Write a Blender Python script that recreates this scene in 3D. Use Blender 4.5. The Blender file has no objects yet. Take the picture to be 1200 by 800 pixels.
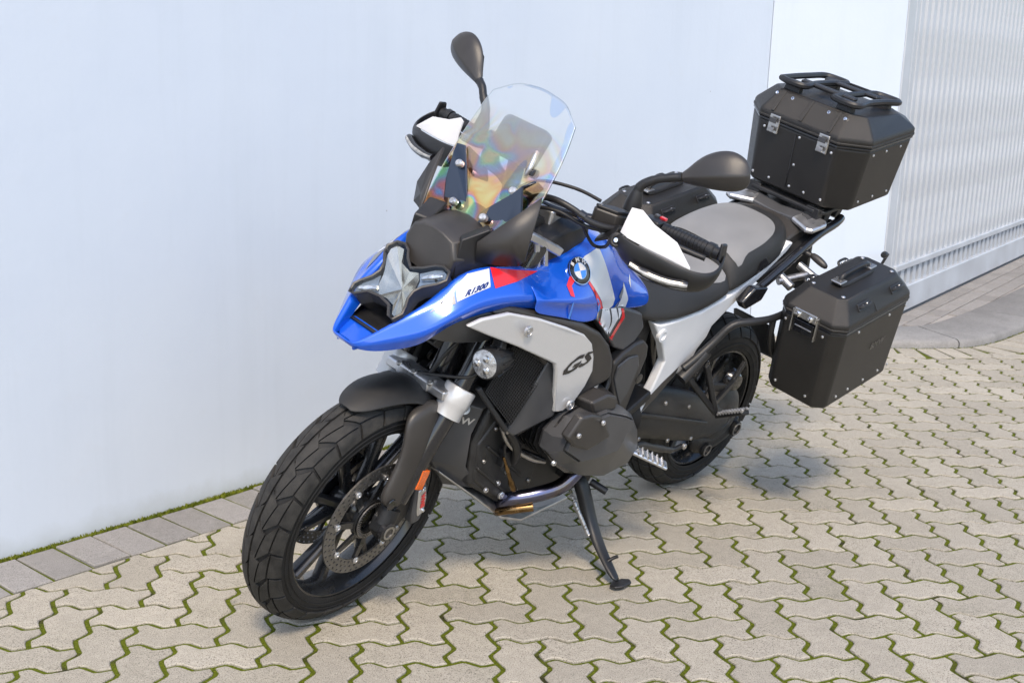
import bpy, bmesh, math, random
from mathutils import Vector, Matrix
from mathutils.bvhtree import BVHTree
from mathutils.geometry import tessellate_polygon
random.seed(7)
RAD = math.radians
scene = bpy.context.scene
COL = scene.collection

# ------------------------------------------------------------------ camera
cam_d = bpy.data.cameras.new('camera'); cam = bpy.data.objects.new('camera', cam_d); COL.objects.link(cam)
cam_d.sensor_width = 36; cam_d.lens = 1454.92 / 1200 * 36; cam_d.clip_end = 2000
CR = Vector((0.99515181, -0.09329807, 0.03111839)); CU = Vector((-0.00925816, 0.22613202, 0.97405266)); CF = Vector((0.0979141, 0.96961837, -0.22417192))
CP = Vector((-0.4899407, -3.18654894, 1.42752259))
cam.matrix_world = Matrix(((CR.x, CU.x, -CF.x, CP.x), (CR.y, CU.y, -CF.y, CP.y), (CR.z, CU.z, -CF.z, CP.z), (0, 0, 0, 1)))
scene.camera = cam

# ------------------------------------------------------------------ light
SUN_EL, SUN_AZ = 52, 267          # azimuth: compass-like angle of the direction towards the sun, measured from +X
world = bpy.data.worlds.new('World'); scene.world = world; world.use_nodes = True
nt = world.node_tree; sky = nt.nodes.new('ShaderNodeTexSky'); sky.sky_type = 'NISHITA'; sky.sun_disc = False
sky.sun_elevation = RAD(SUN_EL); sky.sun_rotation = RAD(90 - SUN_AZ); sky.air_density = 1.0; sky.dust_density = 1.6; sky.ozone_density = 1.0
bgn = nt.nodes['Background']; nt.links.new(sky.outputs[0], bgn.inputs[0]); bgn.inputs[1].default_value = 0.14
sd = bpy.data.lights.new('sun', 'SUN'); sd.energy = 1.5; sd.angle = RAD(11); sd.color = (1, 0.84, 0.64)
sun = bpy.data.objects.new('sun', sd); COL.objects.link(sun)
sdir = Vector((math.cos(RAD(SUN_EL)) * math.cos(RAD(SUN_AZ)), math.cos(RAD(SUN_EL)) * math.sin(RAD(SUN_AZ)), math.sin(RAD(SUN_EL))))
sun.rotation_euler = sdir.to_track_quat('Z', 'Y').to_euler(); sun.location = (0, 0, 6)
vs = scene.view_settings; vs.view_transform = 'Standard'; vs.look = 'None'; vs.gamma = 1; vs.exposure = 1.05; vs.use_curve_mapping = False
scene.render.engine = 'CYCLES'; scene.cycles.max_bounces = 10; scene.cycles.transparent_max_bounces = 16

# ------------------------------------------------------------------ materials
def mat(name, col, rough=0.5, metal=0.0, coat=0.0, var=0.0, vs_=6.0, bump=0.0, bs=200.0, rvar=0.0, spec=0.5, col2=None, seed=0.0, emit=0.0):
    m = bpy.data.materials.new(name); m.use_nodes = True; t = m.node_tree; b = t.nodes['Principled BSDF']
    b.inputs['Base Color'].default_value = (*col, 1); b.inputs['Roughness'].default_value = rough; b.inputs['Metallic'].default_value = metal
    b.inputs['Coat Weight'].default_value = coat; b.inputs['Coat Roughness'].default_value = 0.04; b.inputs['Specular IOR Level'].default_value = spec
    tc = t.nodes.new('ShaderNodeTexCoord')
    if var or rvar:
        n = t.nodes.new('ShaderNodeTexNoise'); n.inputs['Scale'].default_value = vs_; n.inputs['Detail'].default_value = 6; n.noise_dimensions = '4D'; n.inputs['W'].default_value = seed
        t.links.new(tc.outputs['Object'], n.inputs['Vector'])
        if var:
            mx = t.nodes.new('ShaderNodeMix'); mx.data_type = 'RGBA'
            c2 = col2 or tuple(min(1, c * (1 + var) + 0.004) for c in col); c1 = col if col2 else tuple(c * (1 - var) for c in col)
            mx.inputs['A'].default_value = (*c1, 1); mx.inputs['B'].default_value = (*c2, 1)
            r = t.nodes.new('ShaderNodeMapRange'); r.inputs['From Min'].default_value = 0.32; r.inputs['From Max'].default_value = 0.68
            t.links.new(n.outputs['Fac'], r.inputs['Value']); t.links.new(r.outputs[0], mx.inputs['Factor']); t.links.new(mx.outputs['Result'], b.inputs['Base Color'])
        if rvar:
            r = t.nodes.new('ShaderNodeMapRange'); r.inputs['From Min'].default_value = 0.3; r.inputs['From Max'].default_value = 0.7
            r.inputs['To Min'].default_value = max(0.02, rough - rvar); r.inputs['To Max'].default_value = min(1, rough + rvar)
            t.links.new(n.outputs['Fac'], r.inputs['Value']); t.links.new(r.outputs[0], b.inputs['Roughness'])
    if bump:
        n2 = t.nodes.new('ShaderNodeTexNoise'); n2.inputs['Scale'].default_value = bs; n2.inputs['Detail'].default_value = 3
        t.links.new(tc.outputs['Object'], n2.inputs['Vector']); bn = t.nodes.new('ShaderNodeBump'); bn.inputs['Strength'].default_value = bump; bn.inputs['Distance'].default_value = 0.002
        t.links.new(n2.outputs['Fac'], bn.inputs['Height']); t.links.new(bn.outputs[0], b.inputs['Normal'])
    if emit: b.inputs['Emission Color'].default_value = (*col, 1); b.inputs['Emission Strength'].default_value = emit
    return m
BLUE = mat('blue_paint', (0.003, 0.095, 0.62), 0.2, 0.25, 1.0, var=0.06, vs_=900, rvar=0.03)
DWHITE = mat('white_decal', (0.62, 0.64, 0.68), 0.3, 0, 0.8)
DRED = mat('red_decal', (0.70, 0.012, 0.02), 0.3, 0, 0.8)
DGREY = mat('grey_decal', (0.16, 0.17, 0.19), 0.35, 0, 0.6)
LBLUE = mat('light_blue_decal', (0.04, 0.22, 0.75), 0.3, 0, .8)
BLACKP = mat('black_plastic', (0.012, 0.012, 0.013), 0.42, var=0.25, vs_=14, bump=0.25, bs=900, rvar=0.08)
DARKP = mat('anthracite_plastic', (0.036, 0.033, 0.031), 0.36, var=0.15, vs_=10, bump=0.2, bs=1200, rvar=0.06)
GREYP = mat('grey_plastic', (0.058, 0.059, 0.063), 0.34, var=0.12, vs_=10, bump=0.1, bs=900, rvar=.05)
GLOSSB = mat('gloss_black', (0.012, 0.012, 0.014), 0.16, 0, 0.5, rvar=0.05, vs_=8)
CASTB = mat('black_casting', (0.014, 0.0145, 0.016), 0.40, 0.35, var=0.25, vs_=20, bump=0.5, bs=500, rvar=0.1)
ENG = mat('engine_grey', (0.036, 0.0365, 0.038), 0.42, 0.4, var=0.25, vs_=25, bump=0.5, bs=450, rvar=0.1)
SILVER = mat('silver_paint', (0.60, 0.60, 0.605), 0.32, 0.35, 0.3, var=0.04, vs_=700, rvar=0.05)
WHITEF = mat('white_frame_paint', (0.72, 0.73, 0.75), 0.35, 0.0, 0.3, var=0.04, vs_=9, rvar=0.06)
WHITEP = mat('white_plastic', (0.62, 0.62, 0.63), 0.35, 0, 0.2, var=0.03, vs_=8, rvar=.05)
ALU = mat('aluminium', (0.62, 0.62, 0.63), 0.36, 0.9, var=0.12, vs_=30, bump=0.2, bs=300, rvar=0.1)
STEEL = mat('steel', (0.42, 0.41, 0.40), 0.38, 0.95, var=0.18, vs_=60, bump=0.15, bs=700, rvar=0.1)
DISC = mat('brake_disc_steel', (0.21, 0.205, 0.20), 0.42, 0.9, var=0.15, vs_=70, rvar=0.08)
CHROME = mat('chrome', (0.8, 0.8, 0.8), 0.12, 1.0, rvar=0.05, vs_=20)
EXH = mat('heat_tinted_steel', (0.20, 0.17, 0.14), 0.22, 1.0, var=0.5, vs_=13, col2=(0.10, 0.13, 0.30), rvar=0.08)
RUBBER = mat('tyre_rubber', (0.010, 0.010, 0.0105), 0.62, var=0.35, vs_=25, bump=0.5, bs=350, rvar=0.12, spec=0.35)
RUBG = mat('tread_rubber', (0.016, 0.0158, 0.0155), 0.66, var=0.3, col2=(.042, .040, .037), vs_=34, bump=0.6, bs=320, rvar=0.1, spec=0.3)
SEATB = mat('black_vinyl', (0.018, 0.0175, 0.0175), 0.5, var=0.15, vs_=8, bump=0.6, bs=700, rvar=.05)
SEATG = mat('grey_vinyl', (0.20, 0.20, 0.20), 0.5, var=0.08, vs_=8, bump=0.5, bs=800, rvar=.05)
CASE = mat('black_anodised_case', (0.040, 0.038, 0.036), 0.36, 0.6, var=0.12, vs_=6, bump=0.5, bs=1500, rvar=0.05)
RIMB = mat('black_wheel_paint', (0.016, 0.017, 0.019), 0.28, 0.2, 0.5, rvar=0.06, vs_=12)
ORANGE = mat('orange_reflector', (0.75, 0.13, 0.01), 0.2, 0, 0.8, var=0.25, vs_=220)
LENSW = mat('clear_lamp_lens', (0.55, 0.57, 0.60), 0.10, 0.7, 0.8, var=0.45, vs_=75, bump=0.9, bs=110)
CREAM = mat('reflector_with_glare', (0.72, 0.69, 0.61), 0.10, 0.85, 0.5, var=0.12, vs_=30)
LGREY = mat('lamp_bluegrey', (0.24, 0.29, 0.37), 0.25, 0.3, 0.4, var=0.2, vs_=30)
HOSE = mat('rubber_hose', (0.014, 0.014, 0.015), 0.45, rvar=0.1, vs_=20)
BRONZE = mat('bronze_fitting', (0.20, 0.125, 0.055), 0.24, 1.0, var=0.4, vs_=40, rvar=.1)

def perspex(name, tint, gloss, film=0.0):
    m = bpy.data.materials.new(name); m.use_nodes = True; t = m.node_tree; t.nodes.clear()
    o = t.nodes.new('ShaderNodeOutputMaterial'); mx = t.nodes.new('ShaderNodeMixShader'); tr = t.nodes.new('ShaderNodeBsdfTransparent'); gl = t.nodes.new('ShaderNodeBsdfGlossy')
    lw = t.nodes.new('ShaderNodeLayerWeight'); lw.inputs[0].default_value = 0.5; fr = t.nodes.new('ShaderNodeMath'); fr.operation = 'POWER'; fr.inputs[1].default_value = 4.0; t.links.new(lw.outputs['Facing'], fr.inputs[0])
    tr.inputs[0].default_value = (*tint, 1); gl.inputs['Roughness'].default_value = 0.02
    ad = t.nodes.new('ShaderNodeMath'); ad.operation = 'MULTIPLY_ADD'; ad.inputs[1].default_value = 1.0; ad.inputs[2].default_value = gloss
    t.links.new(fr.outputs[0], ad.inputs[0]); t.links.new(ad.outputs[0], mx.inputs[0])
    t.links.new(tr.outputs[0], mx.inputs[1]); t.links.new(gl.outputs[0], mx.inputs[2]); t.links.new(mx.outputs[0], o.inputs[0])
    if film:   # moulded-in stress colours of the polycarbonate, plus warm reflected sheen painted in low down
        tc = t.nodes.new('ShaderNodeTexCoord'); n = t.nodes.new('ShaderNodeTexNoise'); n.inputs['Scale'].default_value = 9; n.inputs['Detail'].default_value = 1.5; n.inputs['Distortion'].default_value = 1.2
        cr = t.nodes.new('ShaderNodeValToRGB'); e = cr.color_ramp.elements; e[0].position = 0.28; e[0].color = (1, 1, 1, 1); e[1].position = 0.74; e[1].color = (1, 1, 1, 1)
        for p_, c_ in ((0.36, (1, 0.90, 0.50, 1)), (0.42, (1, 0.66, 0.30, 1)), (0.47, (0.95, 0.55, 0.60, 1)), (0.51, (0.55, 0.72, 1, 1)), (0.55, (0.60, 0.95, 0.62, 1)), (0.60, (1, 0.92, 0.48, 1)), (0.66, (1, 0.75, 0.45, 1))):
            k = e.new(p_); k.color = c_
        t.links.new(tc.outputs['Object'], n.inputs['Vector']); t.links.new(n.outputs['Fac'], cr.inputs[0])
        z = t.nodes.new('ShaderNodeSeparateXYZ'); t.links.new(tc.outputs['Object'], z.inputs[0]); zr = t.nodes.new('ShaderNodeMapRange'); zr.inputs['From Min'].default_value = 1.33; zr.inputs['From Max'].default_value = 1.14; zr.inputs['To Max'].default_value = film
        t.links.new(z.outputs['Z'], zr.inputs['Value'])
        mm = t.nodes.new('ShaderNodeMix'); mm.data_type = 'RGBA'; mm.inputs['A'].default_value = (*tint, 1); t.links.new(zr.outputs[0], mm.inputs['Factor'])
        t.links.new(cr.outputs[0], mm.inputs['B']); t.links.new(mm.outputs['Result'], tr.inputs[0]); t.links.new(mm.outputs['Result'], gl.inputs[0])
    return m
GLASS = perspex('clear_polycarbonate', (0.94, 0.955, 0.96), 0.02)
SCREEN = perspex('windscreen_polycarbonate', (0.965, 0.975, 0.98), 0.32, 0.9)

# ------------------------------------------------------------------ mesh helpers
def link(o, parent=None):
    COL.objects.link(o)
    if parent: o.parent = parent
    return o
def tag(o, label=None, cat=None, group=None, kind=None):
    if label: o['label'] = label
    if cat: o['category'] = cat
    if group: o['group'] = group
    if kind: o['kind'] = kind
    return o
def empty(name, mw):
    o = bpy.data.objects.new(name, None); o.empty_display_size = 0.1; COL.objects.link(o); o.matrix_world = mw; return o

EPS = RAD(26.2); SAX = Vector((-math.sin(EPS), 0, math.cos(EPS))); SO = Vector((1.63, 0, 0)); STEER = 0.10357
def steer(v):
    v = Vector(v); return SO + Matrix.Rotation(STEER, 3, SAX) @ (v - SO)

def make(name, verts, faces, m, parent=None, st=False, smooth=True, bevel=0, subs=0, solid=0, sfirst=False, seg=2, angle=35, recalc=True, crease=None):
    me = bpy.data.meshes.new(name)
    vv = [tuple(steer(v)) if st else tuple(v) for v in verts]
    me.from_pydata(vv, [], faces)
    if recalc:
        bm = bmesh.new(); bm.from_mesh(me); bmesh.ops.remove_doubles(bm, verts=bm.verts, dist=1e-6); bmesh.ops.recalc_face_normals(bm, faces=bm.faces); bm.to_mesh(me); bm.free()
    me.materials.append(m)
    if smooth:
        for p in me.polygons: p.use_smooth = True
        if not subs:
            me.set_sharp_from_angle(angle=RAD(angle))
    me.update(); o = bpy.data.objects.new(name, me); link(o, parent)
    if sfirst:
        md = o.modifiers.new('subs', 'SUBSURF'); md.levels = subs; md.render_levels = subs; md.boundary_smooth = 'PRESERVE_CORNERS'; subs = 0
    if solid:
        md = o.modifiers.new('solid', 'SOLIDIFY'); md.thickness = solid; md.offset = -1
    if subs:
        md = o.modifiers.new('subs', 'SUBSURF'); md.levels = subs; md.render_levels = subs
    if bevel:
        md = o.modifiers.new('bevel', 'BEVEL'); md.width = bevel; md.segments = seg; md.limit_method = 'ANGLE'; md.angle_limit = RAD(28); md.harden_normals = False
        for p in me.polygons: p.use_smooth = True
        wn = o.modifiers.new('wn', 'WEIGHTED_NORMAL'); wn.keep_sharp = True
    return o

def loft_vf(rings, cap=True, closed=True):
    V = []; F = []; n = len(rings[0])
    for r in rings: V += [Vector(v) for v in r]
    for i in range(len(rings) - 1):
        for j in range(n if closed else n - 1):
            a = i * n + j; b = i * n + (j + 1) % n; F.append((a, b, b + n, a + n))
    if cap and closed:
        F.append(tuple(range(n))); F.append(tuple(range((len(rings) - 1) * n, len(rings) * n)))
    return V, F
def loft(name, rings, m, parent=None, cap=True, closed=True, **k):
    V, F = loft_vf(rings, cap, closed); return make(name, V, F, m, parent, **k)
def grid(name, rows, m, parent=None, **k):
    return loft(name, rows, m, parent, closed=False, **k)
def slab(name, poly, th, m, parent=None, d=(0, -1, 0), bevel=0.004, **k):
    d = Vector(d).normalized() * th; a = [Vector(p) for p in poly]
    return loft(name, [a, [p + d for p in a]], m, parent, bevel=bevel, **k)
def my(pts, s): return [(p[0], p[1] * s, p[2]) for p in pts]
def spline(pts, n=6):
    P = [Vector(p) for p in pts]; out = []
    for i in range(len(P) - 1):
        a = P[max(i - 1, 0)]; b = P[i]; c = P[i + 1]; d = P[min(i + 2, len(P) - 1)]
        for k in range(n):
            t = k / n; out.append(0.5 * ((2 * b) + (c - a) * t + (2 * a - 5 * b + 4 * c - d) * t * t + (3 * b - a - 3 * c + d) * t ** 3))
    out.append(P[-1]); return out
def tube_vf(pts, r, n=10, closed=False):
    P = [Vector(p) for p in pts]; N = len(P); rs = r if hasattr(r, '__len__') else [r] * N
    if len(rs) != N: rs = [rs[int(i * (len(rs) - 1) / (N - 1))] for i in range(N)]
    rings = []; up = None
    for i in range(N):
        if closed: tg = (P[(i + 1) % N] - P[i - 1]).normalized()
        else: tg = (P[min(i + 1, N - 1)] - P[max(i - 1, 0)]).normalized()
        if up is None: up = tg.orthogonal().normalized()
        up = (up - tg * up.dot(tg)).normalized(); w = tg.cross(up)
        rings.append([P[i] + (up * math.cos(2 * math.pi * k / n) + w * math.sin(2 * math.pi * k / n)) * rs[i] for k in range(n)])
    if closed:
        rings.append(rings[0])
    return loft_vf(rings, cap=not closed)
def tube(name, pts, r, m, parent=None, n=10, sm=5, closed=False, **k):
    if sm: pts = spline(pts, sm)
    V, F = tube_vf(pts, r, n, closed); return make(name, V, F, m, parent, angle=50, **k)
def basis(ax):
    ax = Vector(ax).normalized(); u = ax.orthogonal().normalized(); return ax, u, ax.cross(u)
def lathe_vf(prof, c, ax, n=32, closed=False):
    """prof: (radius, distance along the axis)"""
    c = Vector(c); ax, u, w = basis(ax); rings = []
    for r, a in prof:
        rings.append([c + ax * a + (u * math.cos(2 * math.pi * k / n) + w * math.sin(2 * math.pi * k / n)) * max(r, 1e-5) for k in range(n)])
    if closed: rings.append(rings[0])
    return loft_vf(rings, cap=not closed)
def lathe(name, prof, c, ax, m, parent=None, n=32, closed=False, **k):
    V, F = lathe_vf(prof, c, ax, n, closed); return make(name, V, F, m, parent, **k)
def merge(*vfs):
    V = []; F = []
    for v, f in vfs:
        b = len(V); V += v; F += [tuple(i + b for i in q) for q in f]
    return V, F
def box_vf(c, s, rot=None):
    c = Vector(c); V = []
    for x in (-1, 1):
        for y in (-1, 1):
            for z in (-1, 1):
                v = Vector((x * s[0] / 2, y * s[1] / 2, z * s[2] / 2)); V.append(c + (rot @ v if rot else v))
    return V, [(0, 1, 3, 2), (4, 6, 7, 5), (0, 4, 5, 1), (2, 3, 7, 6), (0, 2, 6, 4), (1, 5, 7, 3)]
def box(name, c, s, m, parent=None, rot=None, bevel=0.003, **k):
    V, F = box_vf(c, s, rot); return make(name, V, F, m, parent, bevel=bevel, **k)
def bar_vf(a, b, w, h, up=(0, 0, 1), w2=None, h2=None):
    a = Vector(a); b = Vector(b); t = (b - a).normalized(); up = Vector(up); up = (up - t * up.dot(t)).normalized(); s = t.cross(up)
    w2 = w2 or w; h2 = h2 or h
    r = lambda p, w, h: [p + s * w / 2 + up * h / 2, p - s * w / 2 + up * h / 2, p - s * w / 2 - up * h / 2, p + s * w / 2 - up * h / 2]
    return loft_vf([r(a, w, h), r(b, w2, h2)])
def bolt(c, ax, r, m, parent, name='bolt', st=False, h=0.004):
    return lathe(name, [(r, 0), (r, h * 0.7), (r * 0.8, h), (r * 0.45, h), (r * 0.4, h * 0.5), (0, h * 0.5)], c, ax, m, parent, n=12, st=st)
def rot_y(a): return Matrix.Rotation(a, 3, 'Y')

_bvh = {}
def bvh(o):
    if o.name not in _bvh:
        bpy.context.view_layer.update(); dg = bpy.context.evaluated_depsgraph_get(); _bvh[o.name] = BVHTree.FromObject(o, dg)
    return _bvh[o.name]
def conform(name, polys, place, d, target, off, m, parent, step=0.012, st=False, ymin=None):
    """flat print: 2-D polygons -> 3-D by place(u,v), pushed along d onto the target's surface"""
    bm = bmesh.new()
    for poly in polys:
        vs_ = [bm.verts.new((p[0], p[1], 0)) for p in poly]
        try: bm.faces.new(vs_)
        except ValueError: pass
    if step:
        us = [v.co.x for v in bm.verts]; ws = [v.co.y for v in bm.verts]
        for ax_, lo, hi in ((0, min(us), max(us)), (1, min(ws), max(ws))):
            q = lo + step
            while q < hi:
                co = (q, 0, 0) if ax_ == 0 else (0, q, 0); no = (1, 0, 0) if ax_ == 0 else (0, 1, 0)
                bmesh.ops.bisect_plane(bm, geom=bm.verts[:] + bm.edges[:] + bm.faces[:], plane_co=co, plane_no=no); q += step
    bmesh.ops.triangulate(bm, faces=bm.faces)
    T = bvh(target); d = Vector(d).normalized(); last = None
    bm.verts.index_update(); V = []
    for v in bm.verts:
        p = Vector(place(v.co.x, v.co.y)); hit = T.ray_cast(p, d)
        if hit[0] is not None and (ymin is None or hit[0].y * (1 if p.y > 0 else -1) > ymin):
            n = hit[1] if hit[1].dot(d) < 0 else -hit[1]; V.append(hit[0] + n * off)
        else:
            hit = T.find_nearest(p + d * 0.03 if ymin is None else Vector((p.x, (.15 if p.y > 0 else -.15), p.z))); n = hit[1] if hit[1].dot(d) < 0 else -hit[1]; V.append(hit[0] + n * off)
    F = [tuple(l.vert.index for l in f.loops) for f in bm.faces]; bm.free()
    o = make(name, V, F, m, parent, st=st, recalc=False, angle=180)
    return o
def text_polys(s, size=1.0, shear=0.0, bold=0.0, sx=1.0):
    cu = bpy.data.curves.new('txt', 'FONT'); cu.body = s; cu.size = size; cu.shear = shear; cu.offset = bold; cu.resolution_u = 2; cu.align_x = 'CENTER'; cu.align_y = 'CENTER'
    ob = bpy.data.objects.new('txt', cu); COL.objects.link(ob); bpy.context.view_layer.update()
    me = ob.evaluated_get(bpy.context.evaluated_depsgraph_get()).to_mesh()
    P = [[(me.vertices[i].co.x * sx, me.vertices[i].co.y) for i in p.vertices] for p in me.polygons]
    bpy.data.objects.remove(ob); bpy.data.curves.remove(cu); return P

# ------------------------------------------------------------------ setting: paving
U = 0.1125
WA = Vector((-1.277, 0.495)); WANG = RAD(44.1); WD = Vector((math.cos(WANG), math.sin(WANG))); WN = Vector((WD.y, -WD.x))     # wall line, WN points to the street
def wall_dist(x, y): return (Vector((x, y)) - WA).dot(WN)
def noise_node(t, vec, scale, detail=4, rough=0.55):
    n = t.nodes.new('ShaderNodeTexNoise'); n.inputs['Scale'].default_value = scale; n.inputs['Detail'].default_value = detail; n.inputs['Roughness'].default_value = rough
    t.links.new(vec, n.inputs['Vector']); return n.outputs['Fac']
def ramp(t, fac, stops):
    r = t.nodes.new('ShaderNodeValToRGB'); e = r.color_ramp.elements
    while len(e) > 2: e.remove(e[-1])
    e[0].position, e[0].color = stops[0][0], (*stops[0][1], 1); e[1].position, e[1].color = stops[-1][0], (*stops[-1][1], 1)
    for p_, c_ in stops[1:-1]:
        k = e.new(p_); k.color = (*c_, 1)
    t.links.new(fac, r.inputs[0]); return r.outputs[0]
def mixc(t, fac, a, b, mode='MIX'):
    m = t.nodes.new('ShaderNodeMix'); m.data_type = 'RGBA'; m.blend_type = mode
    for s, v in (('Factor', fac), ('A', a), ('B', b)):
        if isinstance(v, (int, float)): m.inputs[s].default_value = v
        elif isinstance(v, tuple): m.inputs[s].default_value = (*v, 1)
        else: t.links.new(v, m.inputs[s])
    return m.outputs['Result']
def math_(t, op, a, b=0.0, c=0.0):
    m = t.nodes.new('ShaderNodeMath'); m.operation = op
    for i, v in enumerate((a, b, c)):
        if isinstance(v, (int, float)): m.inputs[i].default_value = v
        else: t.links.new(v, m.inputs[i])
    return m.outputs[0]
def concrete(name, base, light, dark, speck=330, moss=True):
    m = bpy.data.materials.new(name); m.use_nodes = True; t = m.node_tree; b = t.nodes['Principled BSDF']
    g = t.nodes.new('ShaderNodeNewGeometry'); pos = g.outputs['Position']; oi = t.nodes.new('ShaderNodeObjectInfo'); at = t.nodes.new('ShaderNodeAttribute'); at.attribute_name = 'rnd'
    rnd = math_(t, 'FRACT', math_(t, 'ADD', oi.outputs['Random'], at.outputs['Fac']))
    big = noise_node(t, pos, 3.2, 5, 0.6); fine = noise_node(t, pos, speck, 2, 0.6); mid = noise_node(t, pos, 38, 5, 0.65)
    c = mixc(t, ramp(t, mid, ((0.32, (0, 0, 0)), (0.68, (1, 1, 1)))), tuple(v * 0.80 for v in base), base)
    c = mixc(t, math_(t, 'MULTIPLY', ramp(t, big, ((0.35, (0, 0, 0)), (0.7, (1, 1, 1)))), 0.45), c, tuple(v * .93 for v in light))
    tone = t.nodes.new('ShaderNodeMapRange'); tone.inputs['To Min'].default_value = 0.85; tone.inputs['To Max'].default_value = 1.06; t.links.new(rnd, tone.inputs['Value'])
    tc_ = t.nodes.new('ShaderNodeCombineColor')
    for i in range(3): t.links.new(tone.outputs[0], tc_.inputs[i])
    c = mixc(t, 1.0, c, tc_.outputs[0], 'MULTIPLY')
    c = mixc(t, ramp(t, fine, ((0.36, (1, 1, 1)), (0.44, (0, 0, 0)))), c, dark)
    c = mixc(t, math_(t, 'MULTIPLY', ramp(t, fine, ((0.62, (0, 0, 0)), (0.72, (1, 1, 1)))), 0.6), c, tuple(min(1, v * 1.35) for v in light))
    vor = t.nodes.new('ShaderNodeTexVoronoi'); vor.inputs['Scale'].default_value = 26; t.links.new(pos, vor.inputs['Vector'])
    c = mixc(t, ramp(t, vor.outputs['Distance'], ((0.035, (0.8, 0.8, 0.8)), (0.06, (0, 0, 0)))), c, tuple(v * .55 for v in base))
    st_ = noise_node(t, pos, 1.9, 7, 0.68); sp2 = noise_node(t, pos, 6.5, 5, 0.7)      # old oil and tyre stains
    c = mixc(t, math_(t, 'MULTIPLY', math_(t, 'MULTIPLY', ramp(t, st_, ((0.52, (0, 0, 0)), (0.66, (1, 1, 1)))), ramp(t, sp2, ((0.40, (0, 0, 0)), (0.60, (1, 1, 1))))), 0.55), c, tuple(v * .62 for v in base))
    if moss:   # moss creeping over the rims of the stones
        mo = noise_node(t, pos, 9, 6, 0.7); z = t.nodes.new('ShaderNodeSeparateXYZ'); t.links.new(pos, z.inputs[0])
        edge = ramp(t, math_(t, 'MULTIPLY', z.outputs['Z'], -1.0), ((0.0035, (0, 0, 0)), (0.0055, (1, 1, 1))))
        c = mixc(t, math_(t, 'MULTIPLY', edge, ramp(t, mo, ((0.42, (0, 0, 0)), (0.55, (1, 1, 1))))), c, (0.07, 0.085, 0.007))
    t.links.new(c, b.inputs['Base Color']); b.inputs['Roughness'].default_value = 0.85; b.inputs['Specular IOR Level'].default_value = 0.3
    bn = t.nodes.new('ShaderNodeBump'); bn.inputs['Strength'].default_value = 0.8; bn.inputs['Distance'].default_value = 0.002
    hh = math_(t, 'ADD', fine, math_(t, 'MULTIPLY', mid, 0.8)); t.links.new(hh, bn.inputs['Height']); t.links.new(bn.outputs[0], b.inputs['Normal'])
    return m
STONE = concrete('concrete_paver', (0.42, 0.386, 0.322), (0.485, 0.448, 0.378), (0.13, 0.116, 0.094))
BORDER = concrete('grey_border_brick', (0.30, 0.285, 0.27), (0.35, 0.335, 0.32), (0.15, 0.14, 0.13))
KERB = concrete('kerb_concrete', (0.25, 0.245, 0.24), (0.36, 0.355, 0.34), (0.12, 0.115, 0.11), moss=False)
def mossmat():
    m = bpy.data.materials.new('moss_and_sand'); m.use_nodes = True; t = m.node_tree; b = t.nodes['Principled BSDF']
    g = t.nodes.new('ShaderNodeNewGeometry'); pos = g.outputs['Position']
    a = noise_node(t, pos, 4.5, 6, 0.7); f = noise_node(t, pos, 170, 4, 0.7); k = noise_node(t, pos, 14, 4, 0.6)
    green = mixc(t, ramp(t, f, ((0.3, (0, 0, 0)), (0.7, (1, 1, 1)))), (0.028, 0.042, 0.003), (0.155, 0.185, 0.012))
    soil = mixc(t, ramp(t, f, ((0.35, (0, 0, 0)), (0.65, (1, 1, 1)))), (0.018, 0.018, 0.008), (0.060, 0.058, 0.028))
    c = mixc(t, ramp(t, math_(t, 'ADD', math_(t, 'MULTIPLY', a, 0.6), math_(t, 'MULTIPLY', k, 0.4)), ((0.38, (0, 0, 0)), (0.47, (1, 1, 1)))), soil, green)
    t.links.new(c, b.inputs['Base Color']); b.inputs['Roughness'].default_value = 0.95; b.inputs['Specular IOR Level'].default_value = 0.15
    bn = t.nodes.new('ShaderNodeBump'); bn.inputs['Strength'].default_value = 0.9; bn.inputs['Distance'].default_value = 0.004; t.links.new(f, bn.inputs['Height']); t.links.new(bn.outputs[0], b.inputs['Normal'])
    return m
MOSS = mossmat()
MOSSB = mat('moss_tuft', (0.06, 0.085, 0.008), 0.9, var=0.4, vs_=30, col2=(0.17, 0.19, 0.02), spec=.15)

FARG = mat('distant_ground', (0.30, 0.28, 0.26), 0.9, var=0.15, vs_=0.6)
g_o = make('ground', [(-400, -400, -0.05), (400, -400, -0.05), (400, 400, -0.05), (-400, 400, -0.05)], [(0, 1, 2, 3)], FARG, smooth=False); tag(g_o, kind='structure')

PROF = ((0.0, 0.0), (0.24, 0.112), (0.35, 0.092), (0.64, -0.112), (0.75, -0.092), (1.0, 0.0))
def eh(m, n): return [(m + a, n + b) for a, b in PROF]                 # left to right along v = n
def ev(m, n): return [(m + b, n + 1 - a) for a, b in PROF]             # from (m, n+1) down to (m, n)
def stone_poly(i, j, horiz):
    P = []; w, h = (2, 1) if horiz else (1, 2)
    for a in range(w): P += eh(i + a, j)[:-1]
    for a in range(h): P += ev(i + w, j + a)[::-1][:-1]
    for a in reversed(range(w)): P += eh(i + a, j + h)[::-1][:-1]
    for a in reversed(range(h)): P += ev(i, j + a)[:-1]
    return [Vector((x * U, y * U)) for x, y in P]
def inset(P, d):
    n = len(P); out = []
    for k in range(n):
        a, b, c = P[k - 1], P[k], P[(k + 1) % n]; e1 = (b - a).normalized(); e2 = (c - b).normalized()
        n1 = Vector((-e1.y, e1.x)); n2 = Vector((-e2.y, e2.x)); m = (n1 + n2)
        m = m / max(0.35, m.dot(n1)) if m.length > 1e-6 else n1
        out.append(b + m * d)
    return out
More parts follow.
